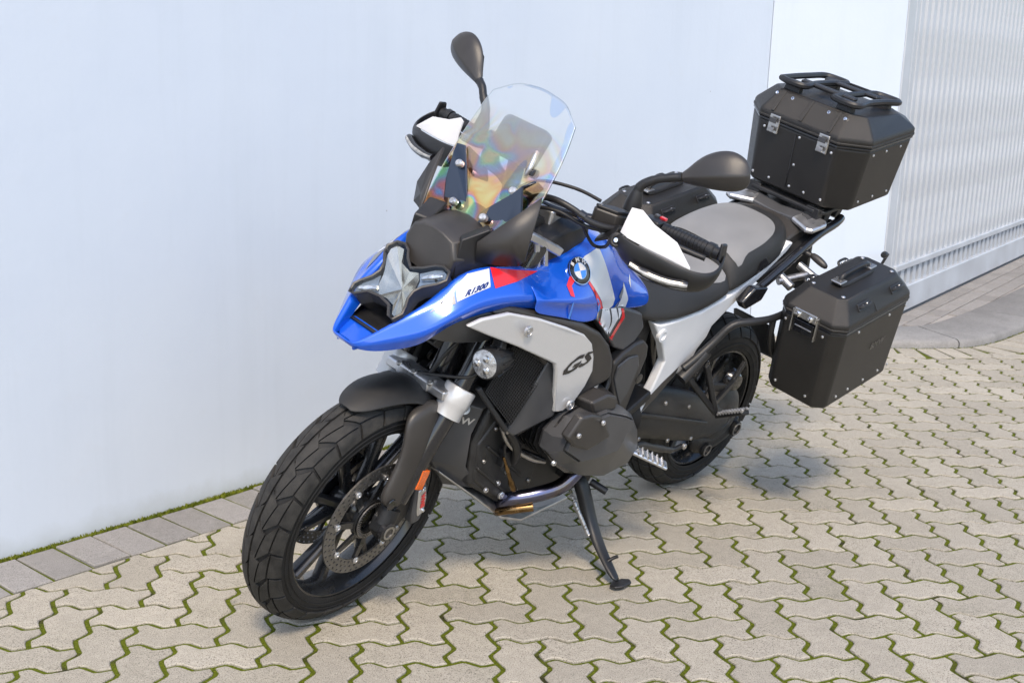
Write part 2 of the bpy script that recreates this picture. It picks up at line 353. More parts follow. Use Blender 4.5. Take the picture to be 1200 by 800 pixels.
def clip(P, f):
    out = []; n = len(P)
    for k in range(n):
        a, b = P[k], P[(k + 1) % n]; fa, fb = f(a), f(b)
        if fa >= 0: out.append(a)
        if (fa >= 0) != (fb >= 0): out.append(a + (b - a) * (fa / (fa - fb)))
    return out
def clean(P, e=0.004):
    out = []
    for p in P:
        if not out or (p - out[-1]).length > e: out.append(p)
    if len(out) > 2 and (out[0] - out[-1]).length < e: out.pop()
    return out
def stone_vf(P, c, j=0.006, z0=0.0, depth=0.02, ch=0.0028):
    Q = [p - c for p in P]; r0 = inset(Q, j); r1 = inset(Q, j + ch); n = len(Q)
    V = [(p.x, p.y, z0 - depth) for p in r0] + [(p.x, p.y, z0 - ch * .9) for p in r0] + [(p.x, p.y, z0) for p in r1]
    F = [(k, (k + 1) % n, n + (k + 1) % n, n + k) for k in range(n)] + [(n + k, n + (k + 1) % n, 2 * n + (k + 1) % n, 2 * n + k) for k in range(n)] + [tuple(range(2 * n, 3 * n))]
    return V, F
def cam_px(p):
    q = Vector(p) - CP; z = q.dot(CF)
    if z < 0.2: return None
    return 600 + 1454.9 * q.dot(CR) / z, 400 - 1454.9 * q.dot(CU) / z, z
KC = [Vector(p) for p in ((1.62, 3.19), (1.85, 3.00), (2.136, 2.922), (2.368, 2.921), (2.635, 2.99), (3.057, 3.347), (3.65, 3.98), (4.4, 4.83), (5.6, 6.22), (8.0, 9.0))]
KC = [Vector((p.x, p.y)) for p in spline([(p.x, p.y, 0) for p in KC], 6)]
def kerb_side(p):
    """positive on the street side, metres from the kerb line"""
    best = 9e9; sgn = 1
    for a, b in zip(KC[:-1], KC[1:]):
        e = b - a; t_ = max(0, min(1, (p - a).dot(e) / e.length_squared)); q = a + e * t_; d_ = (p - q).length
        if d_ < best: best = d_; sgn = 1 if e.x * (p.y - q.y) - e.y * (p.x - q.x) < 0 else -1
    return best * sgn
BW = 0.235        # border course plus moss joint along the wall
paving = make('paving', [(-5, -3.2, -0.0055), (9, -3.2, -0.0055), (9, 8.6, -0.0055), (-5, 8.6, -0.0055)], [(0, 1, 2, 3)], MOSS, smooth=False); tag(paving, kind='structure')
stones = []
for k in range(-70, 70):
    for l in range(-45, 50):
        i, j = k + 2 * l, -k - 1 + 2 * l
        for (a, b, hz) in ((i, j, True), (i + 2, j, False)):
            cx, cy = (a + (1 if hz else 0.5)) * U, (b + (0.5 if hz else 1)) * U
            if not (-4.6 < cx < 8.4 and -2.6 < cy < 8): continue
            d = wall_dist(cx, cy)
            if d < BW - 0.1: continue
            if cx > 1 and kerb_side(Vector((cx, cy))) < 0.19: continue
            stones.append((a, b, hz, cx, cy, d))
meshes = {}; field = ([], []); fr = []; near = []
for s in stones:
    pr = cam_px((s[3], s[4], 0)); s_in = pr and -30 < pr[0] < 1230 and 300 < pr[1] < 840
    near.append((pr[2] if s_in else 99, s))
near.sort(key=lambda q: q[0])
hid = lambda x, y: False
count = 0
for dist, s in near:
    a, b, hz, cx, cy, d = s; c = Vector((cx, cy)); P = stone_poly(a, b, hz); cut = d < BW + 0.16
    if cut:
        P = clean(clip(P, lambda p: (p - WA).dot(WN) - BW))
        if len(P) < 4: continue
        ar = abs(sum(P[q - 1].x * P[q].y - P[q].x * P[q - 1].y for q in range(len(P)))) / 2
        if ar < 0.0012: continue
    dz = random.gauss(0, 0.0007)
    if dist < 50 and count < 300:
        key = ('h' if hz else 'v') if not cut else None
        if key and key in meshes: me = meshes[key]
        else:
            V, F = stone_vf(P, c, 0.0062); me = bpy.data.meshes.new('paver'); me.from_pydata(V, [], F); me.materials.append(STONE)
            if key: meshes[key] = me
        o = bpy.data.objects.new('paver', me); link(o, paving); o.location = (cx, cy, dz); o.rotation_euler = (random.gauss(0, 0.006), random.gauss(0, 0.006), random.gauss(0, 0.006)); count += 1
    else:
        V, F = stone_vf(P, Vector((0, 0)), z0=dz, depth=0.012); o0 = len(field[0]); field[0].extend(V); field[1].extend(tuple(q + o0 for q in f) for f in F); fr += [random.random()] * len(V)
fo = make('paver_field', field[0], field[1], STONE, paving, smooth=False, recalc=False); tag(fo, kind='stuff')
fo.data.attributes.new('rnd', 'FLOAT', 'POINT').data.foreach_set('value', fr)
# border course of bricks set on end to the wall
sp = 0.1185; hb = None
for k in range(-26, 62):
    s0 = k * sp - 0.03
    P = [WA + WD * (s0 + u) + WN * v for u, v in ((0, 0.022), (0, BW + 0.002), (sp, BW + 0.002), (sp, 0.022))]
    P = P[::-1] if sum(P[q - 1].x * P[q].y - P[q].x * P[q - 1].y for q in range(4)) < 0 else P
    c = sum(P, Vector((0, 0))) / 4
    if hb is None:
        V, F = stone_vf(P, c, 0.004, 0, 0.02, 0.003); hb = bpy.data.meshes.new('border_brick'); hb.from_pydata(V, [], F); hb.materials.append(BORDER)
    o = bpy.data.objects.new('border_brick', hb); link(o, paving); o.location = (c.x, c.y, random.gauss(0.001, 0.0012)); o.rotation_euler = (random.gauss(0, 0.01), random.gauss(0, 0.01), random.gauss(0, 0.008))
# soldier course along the kerb
L = 0; acc = 0; sb = None
def walk(step, off):
    out = []; acc = 0.0
    for a, b in zip(KC[:-1], KC[1:]):
        e = b - a; ln = e.length; e.normalize(); n = Vector((e.y, -e.x))
        while acc < ln: out.append((a + e * acc + n * off, e.copy())); acc += step
        acc -= ln
    return out
for p, e in walk(0.108, 0.112):
    if p.x < 1.4 or p.x > 6: continue
    if sb is None:
        V, F = stone_vf([Vector(q) for q in ((-.052, -.1), (.052, -.1), (.052, .1), (-.052, .1))], Vector((0, 0)), 0.003, 0.003, 0.02, 0.003); sb = bpy.data.meshes.new('border_brick'); sb.from_pydata(V, [], F); sb.materials.append(STONE)
    o = bpy.data.objects.new('border_brick', sb); link(o, paving); o.location = (p.x, p.y, random.gauss(0, 0.001)); o.rotation_euler = (0, 0, math.atan2(e.y, e.x) + random.gauss(0, .01))
# raised pavement with kerb
KH = 0.03
pv = tag(make('pavement', [(p.x - 0.02, p.y + 0.36, KH - 0.008) for p in KC] + [(9, 10.5, KH - 0.008), (1.6, 3.6, KH - 0.008)], [tuple(range(len(KC) + 2))], FARG, smooth=False), kind='structure')
stn = []; pts = walk(0.04, 0)
def kring(p, e):
    n = Vector((-e.y, e.x)); q = lambda o_, z: (p.x + n.x * o_, p.y + n.y * o_, z)
    return [q(0, -0.03), q(0.002, .024), q(0.012, .036), q(0.03, .041), q(0.36, KH + .010), q(0.37, KH + .002), q(0.37, -.03)]
for k in range(0, len(pts) - 24, 24):
    seg = pts[k:k + 25]; a = (seg[-1][0] - seg[0][0]); rings = [kring(p, e) for p, e in seg]
    rings[0] = [tuple(Vector(v) + Vector((seg[0][1].x, seg[0][1].y, 0)) * .004) for v in rings[0]]; rings[-1] = [tuple(Vector(v) - Vector((seg[-1][1].x, seg[-1][1].y, 0)) * .004) for v in rings[-1]]
    loft('kerb_stone', rings, KERB, pv, angle=50)
GA = RAD(50); GD = Vector((math.cos(GA), math.sin(GA), 0)); GN = Vector((GD.y, -GD.x, 0)); GO = Vector((2.589, 3.834, 0))
pm = None
for r in range(0, 9):
    for k in range(-5, 26):
        s0 = k * 0.202 + (0.1 if r % 2 else 0); d0 = 0.03 + r * 0.102
        c = GO + GD * (s0 + 0.1) + GN * (d0 + 0.05)
        if kerb_side(Vector((c.x, c.y))) > -0.40 or (s0 > 1.55 and s0 < 2.4 and 3 <= r <= 4): continue
        if pm is None:
            V, F = stone_vf([Vector(q) for q in ((-.1, -.05), (.1, -.05), (.1, .05), (-.1, .05))], Vector((0, 0)), 0.003, 0, 0.02, 0.003); pm = bpy.data.meshes.new('pavement_brick'); pm.from_pydata(V, [], F); pm.materials.append(BORDER)
        o = bpy.data.objects.new('pavement_brick', pm); link(o, pv); o.location = (c.x, c.y, KH + random.gauss(0, 0.001)); o.rotation_euler = (0, 0, GA + random.gauss(0, .006))
RUST = mat('rusty_iron', (0.075, 0.055, 0.045), 0.75, 0.3, var=0.3, vs_=30, bump=.5, bs=150)
c = GO + GD * 2.0 + GN * (0.03 + .102 * 4)
dr = box('drain_cover', (0, 0, 0), (0.80, 0.2, 0.02), RUST, bevel=0.003); dr.location = (c.x, c.y, KH - 0.006); dr.rotation_euler = (0, 0, GA)
tag(dr, 'brown rusty drain cover set in the pavement before the gate', 'drain cover')

# moss growing along the foot of the wall and the kerb
V = []; F = []
def tuft(p, sc, n):
    for _ in range(n):
        a = random.uniform(0, 6.28); q = Vector((p.x + random.gauss(0, sc), p.y + random.gauss(0, sc), -0.004)); h = random.uniform(0.004, 0.012); w = random.uniform(0.002, 0.005)
        d = Vector((math.cos(a), math.sin(a), 0)) * w; tip = q + Vector((random.gauss(0, .004), random.gauss(0, .004), h)); b0 = len(V); e_ = Vector((-d.y, d.x, 0)) * .8
        V.extend([q - d, q + d, q + e_, tip]); F.extend([(b0, b0 + 1, b0 + 3), (b0 + 1, b0 + 2, b0 + 3), (b0 + 2, b0, b0 + 3)])
s = -2.2
while s < 3.2:
    p = WA + WD * s + WN * (0.011 + random.gauss(0, .003)); dens = 0.5 + 0.5 * math.sin(s * 7) * math.sin(s * 2.3 + 1)
    tuft(p, 0.0045, 3 if random.random() < .35 + dens * .6 else 1); s += 0.0016
for p, e in walk(0.012, 0.008):
    if 1.6 < p.x < 5: tuft(p, 0.008, 3)
mo = make('moss', V, F, MOSSB, smooth=False, recalc=False); tag(mo, 'green moss growing along the foot of wall and kerb', 'moss', kind='stuff')

# ------------------------------------------------------------------ wall
def plaster():
    m = bpy.data.materials.new('painted_plaster'); m.use_nodes = True; t = m.node_tree; b = t.nodes['Principled BSDF']
    g = t.nodes.new('ShaderNodeNewGeometry'); pos = g.outputs['Position']
    a = noise_node(t, pos, 1.1, 6, 0.6); s = noise_node(t, pos, 55, 5, 0.6); r = noise_node(t, pos, 9, 5, .6)
    c = mixc(t, ramp(t, a, ((0.35, (0, 0, 0)), (0.68, (1, 1, 1)))), (0.535, 0.60, 0.69), (0.57, 0.632, 0.712))
    c = mixc(t, math_(t, 'MULTIPLY', ramp(t, r, ((0.62, (0, 0, 0)), (0.78, (1, 1, 1)))), 0.10), c, (0.50, 0.50, 0.50))
    vor = t.nodes.new('ShaderNodeTexVoronoi'); vor.inputs['Scale'].default_value = 5.5; t.links.new(pos, vor.inputs['Vector'])
    c = mixc(t, ramp(t, vor.outputs['Distance'], ((0.012, (.7, .7, .7)), (0.024, (0, 0, 0)))), c, (0.25, 0.25, 0.27))
    mp = t.nodes.new('ShaderNodeMapping'); mp.inputs['Scale'].default_value = (6, 6, .35); t.links.new(pos, mp.inputs['Vector']); stk = noise_node(t, mp.outputs[0], 1.6, 6, .65)      # faint run-off streaks
    c = mixc(t, math_(t, 'MULTIPLY', ramp(t, stk, ((0.5, (0, 0, 0)), (0.72, (1, 1, 1)))), 0.16), c, (0.44, 0.50, 0.56))
    z = t.nodes.new('ShaderNodeSeparateXYZ'); t.links.new(pos, z.inputs[0])          # splash dirt with its own ragged edge at the foot
    dirt = ramp(t, math_(t, 'ADD', z.outputs['Z'], math_(t, 'MULTIPLY', math_(t, 'SUBTRACT', r, 0.5), 0.12)), ((0.0, (0.6, 0.6, 0.6)), (0.07, (0, 0, 0))))
    c = mixc(t, math_(t, 'MULTIPLY', dirt, 0.6), c, (0.34, 0.36, 0.33))
    t.links.new(c, b.inputs['Base Color']); b.inputs['Roughness'].default_value = 0.75; b.inputs['Specular IOR Level'].default_value = 0.3
    bn = t.nodes.new('ShaderNodeBump'); bn.inputs['Strength'].default_value = 0.20; bn.inputs['Distance'].default_value = 0.003
    t.links.new(math_(t, 'ADD', s, math_(t, 'MULTIPLY', r, 1.5)), bn.inputs['Height']); t.links.new(bn.outputs[0], b.inputs['Normal']); return m
PLASTER = plaster()
wall = empty('building_wall', Matrix.Translation((WA.x, WA.y, 0)) @ Matrix.Rotation(WANG, 4, 'Z')); tag(wall, 'plain pale blue-white plastered wall behind the motorcycle', 'wall')
WH = 3.2
V, F = box_vf(((-9 + 3.735) / 2, 0.15, WH / 2 - 0.05), (12.735, 0.3, WH + 0.1)); make('wall_panel', V, F, PLASTER, wall, bevel=0.003)
P0 = WA + WD * 3.741; P1 = Vector((GO.x, GO.y)) + Vector((GD.x, GD.y)) * -.585 + Vector((GN.x, GN.y)) * .010     # the wall turns a little to meet the gate post
e = P1 - P0; th = math.atan2(e.y, e.x) - WANG; ln_ = e.length; Rz = Matrix.Rotation(th, 3, 'Z')
V, F = box_vf((ln_ / 2, 0.15, WH / 2 - 0.05), (ln_, 0.3, WH + 0.1)); make('wall_panel', [Rz @ v + Vector((3.741, 0, 0)) for v in V], F, PLASTER, wall, bevel=0.003)
V, F = box_vf((3.738, 0.16, WH / 2), (0.03, 0.28, WH)); make('joint_filler', [v + Vector((0, .004, 0)) for v in V], F, mat('joint_sealant', (0.5, 0.51, 0.53), 0.7), wall)

# ------------------------------------------------------------------ gate
GATEW = mat('white_gate_paint', (0.44, 0.47, 0.51), 0.42, 0.1, var=0.10, vs_=5, rvar=0.1, bump=.1, bs=40)
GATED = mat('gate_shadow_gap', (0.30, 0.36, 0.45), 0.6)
gate = empty('sliding_gate', Matrix.Translation((GO.x, GO.y, KH)) @ Matrix.Rotation(GA, 4, 'Z')); tag(gate, 'white ribbed metal sliding gate with a slotted band above its bottom rail', 'gate')
GT = 3.0; S0, S1 = -0.43, 7.0      # local: x along the gate, -y to the street, z up
box('gate_post', (-0.515, 0.035, GT / 2), (0.13, 0.10, GT), GATEW, gate, bevel=0.006)
box('frame_stile', (-0.41, 0.012, GT / 2 + .03), (0.06, 0.05, GT - .06), GATEW, gate, bevel=0.004)
box('bottom_rail', ((S0 + S1) / 2 + .03, 0, 0.09), (S1 - S0, 0.07, 0.15), GATEW, gate, bevel=0.006)
box('lower_crossbar', ((S0 + S1) / 2 + .03, 0.0, 0.285), (S1 - S0, 0.06, 0.035), GATEW, gate, bevel=0.004)
box('top_rail', ((S0 + S1) / 2 + .03, 0, GT), (S1 - S0, 0.07, 0.08), GATEW, gate, bevel=0.006)
ribm = None; k = 0; x = S0 + 0.10
while x < 5.2:
    if ribm is None:
        V, F = loft_vf([[(-.040, .012, z), (-.028, -.014, z), (.028, -.014, z), (.040, .012, z)] for z in (0.30, GT - .04)])
        r_ = make('rib', V, F, GATEW, gate, bevel=0.003); ribm = r_.data; r_.location.x = x
        V, F = loft_vf([[(-.030, .018, z), (-.030, -.014, z), (.030, -.014, z), (.030, .018, z)] for z in (0.16, .275)])
        s_ = make('slot_bar', V, F, GATEW, gate, bevel=0.003); sm_ = s_.data; s_.location.x = x
    else:
        r_ = bpy.data.objects.new('rib', ribm); link(r_, gate); r_.location.x = x
        s_ = bpy.data.objects.new('slot_bar', sm_); link(s_, gate); s_.location.x = x
    x += 0.112
box('backing_sheet', ((S0 + S1) / 2 + .03, 0.02, GT / 2 + .16), (S1 - S0 - .02, 0.008, GT - .34), GATEW, gate, bevel=0)
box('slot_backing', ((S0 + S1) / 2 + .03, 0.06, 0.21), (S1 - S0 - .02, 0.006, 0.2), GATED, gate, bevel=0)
V, F = tube_vf(spline([(-.65, -.02, 0.34), (-.65, -.05, 0.40), (-.68, -.06, 0.405), (-.72, -.06, 0.41)], 4), 0.008, 8)
lt = make('latch_hook', V, F, BLACKP, gate)
lathe('latch_knob', [(0.0, -.02), (.016, -.018), (.02, 0), (.016, .018), (0, .02)], (-.73, -.06, .412), (1, 0, 0), BLACKP, gate, n=14)

# ------------------------------------------------------------------ motorcycle (x forward from the rear axle, y to the rider's left, z up; it leans on its side stand)
BM = Matrix(((-0.74080536, 0.64634083, 0.18289602, 0.47801015), (-0.67171975, -0.71281625, -0.20170667, 0.87491706), (0, -0.27228025, 0.96221799, 0.0048008), (0, 0, 0, 1)))
bike = empty('motorcycle', BM)
tag(bike, 'blue, white and red adventure motorcycle leaning on its side stand on the pavers', 'motorcycle')

# ---- wheels
def tyre_prof(R, hw, h, lo):
    return [(R - h + h * math.cos(a), hw * math.sin(a)) for a in [RAD(lo) * (k / 14 * 2 - 1) for k in range(15)]]
def tread(R, hw, h, cells, nper, gap, lift):
    """cells: quads in (s in periods, t = angle across in degrees); each becomes one raised rubber block"""
    V = []; F = []; Cc = 2 * math.pi
    def P(s, t, rr):
        th = s / nper * Cc; a = RAD(t); r = R - h + (h + rr) * math.cos(a); return Vector((r * math.cos(th), (hw + rr) * math.sin(a), r * math.sin(th)))
    N = 4
    for per in range(nper):
        for q in cells:
            cs = sum(p[0] for p in q) / 4; ct = sum(p[1] for p in q) / 4; base = len(V)
            for lvl, (rr, sh) in enumerate(((-0.002, 0.0), (lift * .8, 0.0), (lift, 0.012))):
                for i in range(N + 1):
                    for j in range(N + 1):
                        u, v = i / N, j / N
                        s = (q[0][0] * (1 - u) + q[1][0] * u) * (1 - v) + (q[3][0] * (1 - u) + q[2][0] * u) * v
                        t = (q[0][1] * (1 - u) + q[1][1] * u) * (1 - v) + (q[3][1] * (1 - u) + q[2][1] * u) * v
                        s = cs + (s - cs) * (1 - gap - sh); t = ct + (t - ct) * (1 - gap * 1.1 - sh)
                        V.append(P(s + per, t, rr))
            n1 = N + 1; idx = lambda l, i, j: base + l * n1 * n1 + i * n1 + j
            for i in range(N):
                for j in range(N): F.append((idx(2, i, j), idx(2, i + 1, j), idx(2, i + 1, j + 1), idx(2, i, j + 1)))
            ring = [(i, 0) for i in range(N)] + [(N, j) for j in range(N)] + [(N - i, N) for i in range(N)] + [(0, N - j) for j in range(N)]
            for l in (0, 1):
                for k in range(len(ring)):
                    a, b = ring[k], ring[(k + 1) % len(ring)]; F.append((idx(l, *a), idx(l, *b), idx(l + 1, *b), idx(l + 1, *a)))
    return V, F
def at_c(vf, c): return [v + Vector(c) for v in vf[0]], vf[1]
def wheel(name, c, R, hw, h, lo, rim_r, cells, nper, st, nsp, hub_r, label=None):
    c = Vector(c)
    rp = [(rim_r, hw * .80), (rim_r - .004, hw * .86), (rim_r - .010, hw * .84), (rim_r - .016, hw * .70), (rim_r - .024, hw * .45), (rim_r - .030, 0)]
    rp = rp + [(r, -y) for r, y in rp[-2::-1]] + [(rim_r - .006, -hw * .6), (rim_r - .012, 0), (rim_r - .006, hw * .6)]
    V, F = lathe_vf(rp, c, (0, 1, 0), 72, True); w = make(name, V, F, RIMB, bike, st=st, angle=40)
    V, F = lathe_vf([(r, y) for r, y in tyre_prof(R - .0035, hw - .002, h - .0035, lo)], c, (0, 1, 0), 96); F = F[:-2]
    ty = make('tyre', V, F, RUBBER, w, st=st, angle=60)
    V, F = at_c(tread(R - .0035, hw - .002, h - .0035, cells, nper, 0.105, 0.0055), c)
    tag(make('tread', V, F, RUBG, ty, st=st, angle=30), kind='stuff')
    for sgn in (1, -1):   # raised rings on the sidewall
        V, F = merge(*[lathe_vf([(R - h + h * math.cos(RAD(a)), sgn * hw * math.sin(RAD(a)) * 1.0), (R - h + (h + .0015) * math.cos(RAD(a + 1.2)), sgn * (hw + .0012) * math.sin(RAD(a + 1.2))), (R - h + h * math.cos(RAD(a + 2.4)), sgn * hw * math.sin(RAD(a + 2.4)))], c, (0, 1, 0), 96, True) for a in (84, 96)])
        make('sidewall_rib', V, F, RUBBER, w, st=st)
    hw_ = 0.055
    lathe('hub', [(0.0, -hw_), (.026, -hw_), (.034, -hw_ * .8), (hub_r, -.02), (hub_r, .02), (.034, hw_ * .8), (.026, hw_), (0, hw_)], c, (0, 1, 0), RIMB, w, n=40, st=st)
    for k in range(nsp):
        for d_ in (-1, 1):
            a = 2 * math.pi * k / nsp + .2; a0 = a + d_ * .20; a1 = a + d_ * .30
            p0 = c + Vector((math.cos(a0) * hub_r * .8, .012 * d_, math.sin(a0) * hub_r * .8)); p1 = c + Vector((math.cos(a1) * (rim_r - .02), .004 * d_, math.sin(a1) * (rim_r - .02)))
            pm_ = (p0 + p1) / 2
            r = lambda p, ww, hh: [p + Vector((-math.sin(a) * ww * x, hh * y, math.cos(a) * ww * x)) for x, y in ((1, .5), (.55, 1), (-.55, 1), (-1, .5), (-1, -.5), (-.55, -1), (.55, -1), (1, -.5))]
            loft('spoke', [r(p0, .015, .020), r(pm_, .0115, .016), r(p1, .016, .018)], RIMB, w, st=st, angle=40)
    return w
fc = Vector((1.518, 0, 0.325)); rc = Vector((0, 0, 0.318))
FCELL = [[(-.1, 1.5), (.9, 1.5), (.55, 26), (-.45, 14)], [(-.45, 14), (.55, 26), (.95, 47), (-.05, 42)], [(-.05, 42), (.95, 47), (.80, 76), (-.20, 76)]]
def both(cells): return cells + [[(.5 + s, -t) for s, t in reversed(q)] for q in cells]
fw = wheel('front_wheel', fc, 0.325, 0.0615, 0.064, 112, 0.244, both(FCELL), 25, True, 5, 0.05)
RCELL = [[(0, 2), (1, 2), (.8, 18), (-.2, 18)], [(-.2, 18), (.8, 18), (.6, 42), (-.4, 42)], [(-.4, 42), (.6, 42), (.5, 70), (-.5, 70)]]
rw = wheel('rear_wheel', rc, 0.318, 0.085, 0.078, 108, 0.219, both(RCELL), 24, False, 5, 0.06)
def drilled_disc(r0, r1, c, y, th, nrow, ncol):
    V = []; F = []; c = Vector(c)
    P = lambda r, a, yy: c + Vector((r * math.cos(a), yy, r * math.sin(a)))
    dr = (r1 - r0) / nrow; da = 2 * math.pi / ncol
    for side in (1, -1):
        yy = y + side * th / 2
        for i in range(nrow):
            for j in range(ncol):
                rm = r0 + dr * (i + .5); am = da * (j + (i * .37) % 1); b0 = len(V); big = []; sml = []
                for k in range(8):
                    t_ = k / 8 * 2 * math.pi + math.pi / 8; sx, sy = ((.5, .207), (.207, .5), (-.207, .5), (-.5, .207), (-.5, -.207), (-.207, -.5), (.207, -.5), (.5, -.207))[k]
                    sx, sy = ((1, .0), (1, 1), (0, 1), (-1, 1), (-1, 0), (-1, -1), (0, -1), (1, -1))[k]
                    big.append(P(rm + sx * dr / 2, am + sy * da / 2, yy)); ang = k * math.pi / 4
                    sml.append((rm + .0034 * math.cos(ang), am + .0034 * math.sin(ang) / rm))
                V += big + [P(r, a, yy) for r, a in sml] + [P(r, a, y) for r, a in sml]
                for k in range(8):
                    k2 = (k + 1) % 8; F.append((b0 + k, b0 + k2, b0 + 8 + k2, b0 + 8 + k)); F.append((b0 + 8 + k, b0 + 8 + k2, b0 + 16 + k2, b0 + 16 + k))
    v2, f2 = lathe_vf([(r1, y - th / 2), (r1, y + th / 2)], c, (0, 1, 0), 96); f2 = f2[:-2]; v3, f3 = lathe_vf([(r0, y - th / 2), (r0, y + th / 2)], c, (0, 1, 0), 96); f3 = f3[:-2]
    return merge((V, F), (v2, f2), (v3, f3))
for s in (1, -1):
    V, F = drilled_disc(.118, .156, fc, s * .068, .005, 3, 46); make('brake_disc', V, F, DISC, fw, st=True, smooth=False, recalc=False)
    car = []
    for k in range(8):
        a = k * math.pi / 4 + .15; p0 = fc + Vector((math.cos(a - .25) * .045, s * .064, math.sin(a - .25) * .045)); p1 = fc + Vector((math.cos(a) * .118, s * .066, math.sin(a) * .118)); car.append(bar_vf(p0, p1, .020, .008, (0, 1, 0), .013, .007))
    car.append(lathe_vf([(.056, s * .058), (.056, s * .070), (.036, s * .072), (.03, s * .058)], fc, (0, 1, 0), 40))
    V, F = merge(*car); make('disc_carrier', V, F, RIMB, fw, st=True)
    for k in range(8):
        a = k * math.pi / 4 + .15; lathe('disc_bobbin', [(.009, 0), (.009, .003), (.007, .0045), (.004, .0045), (.003, .002), (0, .002)], fc + Vector((math.cos(a) * .121, s * .0708, math.sin(a) * .121)), (0, s, 0), ALU, fw, n=12, st=True)
    V, F = lathe_vf([(.050, s * .0735), (.050, s * .0765), (.040, s * .0765), (.040, s * .0735)], fc, (0, 1, 0), 64, True); make('sensor_ring', V, F, STEEL, fw, st=True)
    V, F = merge(*[bar_vf(fc + Vector((math.cos(a) * .0405, s * .0772, math.sin(a) * .0405)), fc + Vector((math.cos(a) * .049, s * .0772, math.sin(a) * .049)), .0022, .001, (0, 1, 0)) for a in [k / 40 * 6.2832 for k in range(40)]]); make('sensor_teeth', V, F, GLOSSB, fw, st=True)
V, F = drilled_disc(.10, .138, rc, -.075, .005, 3, 40); make('brake_disc', V, F, DISC, rw, smooth=False, recalc=False)

MATTEB = mat('matte_black', (.013, .013, .0135), .58, var=.2, vs_=12, bump=.3, bs=900, rvar=.06)
# ---- front fork, mudguard, brakes (all turn with the bars)
def fp(a, r, y): return (fc.x + r * math.cos(RAD(a)), y, fc.z + r * math.sin(RAD(a)))
rows = []
for a, hw, r, dr in ((70, .020, .344, .004), (74, .046, .350, .014), (84, .064, .362, .024), (97, .074, .369, .034), (111, .080, .369, .042), (126, .082, .362, .046), (140, .080, .352, .046), (154, .072, .345, .040)):
    rows.append([fp(a, r - dr * (abs(t) ** 2.4), t * hw) for t in (-1, -.86, -.6, -.3, 0, .3, .6, .86, 1)])
grid('mudguard', rows, MATTEB, bike, st=True, subs=2, solid=.004)
def rrect(cx, y0, y1, z, x0, x1, sl=0.0, k=.25):
    dx, dy = (x1 - x0) * k, (y1 - y0) * k; P = [(x0, y0 + dy), (x0, y1 - dy), (x0 + dx, y1), (x1 - dx, y1), (x1, y1 - dy), (x1, y0 + dy), (x1 - dx, y0), (x0 + dx, y0)]
    return [(x, y, z + sl * (x - (x0 + x1) / 2)) for x, y in P]
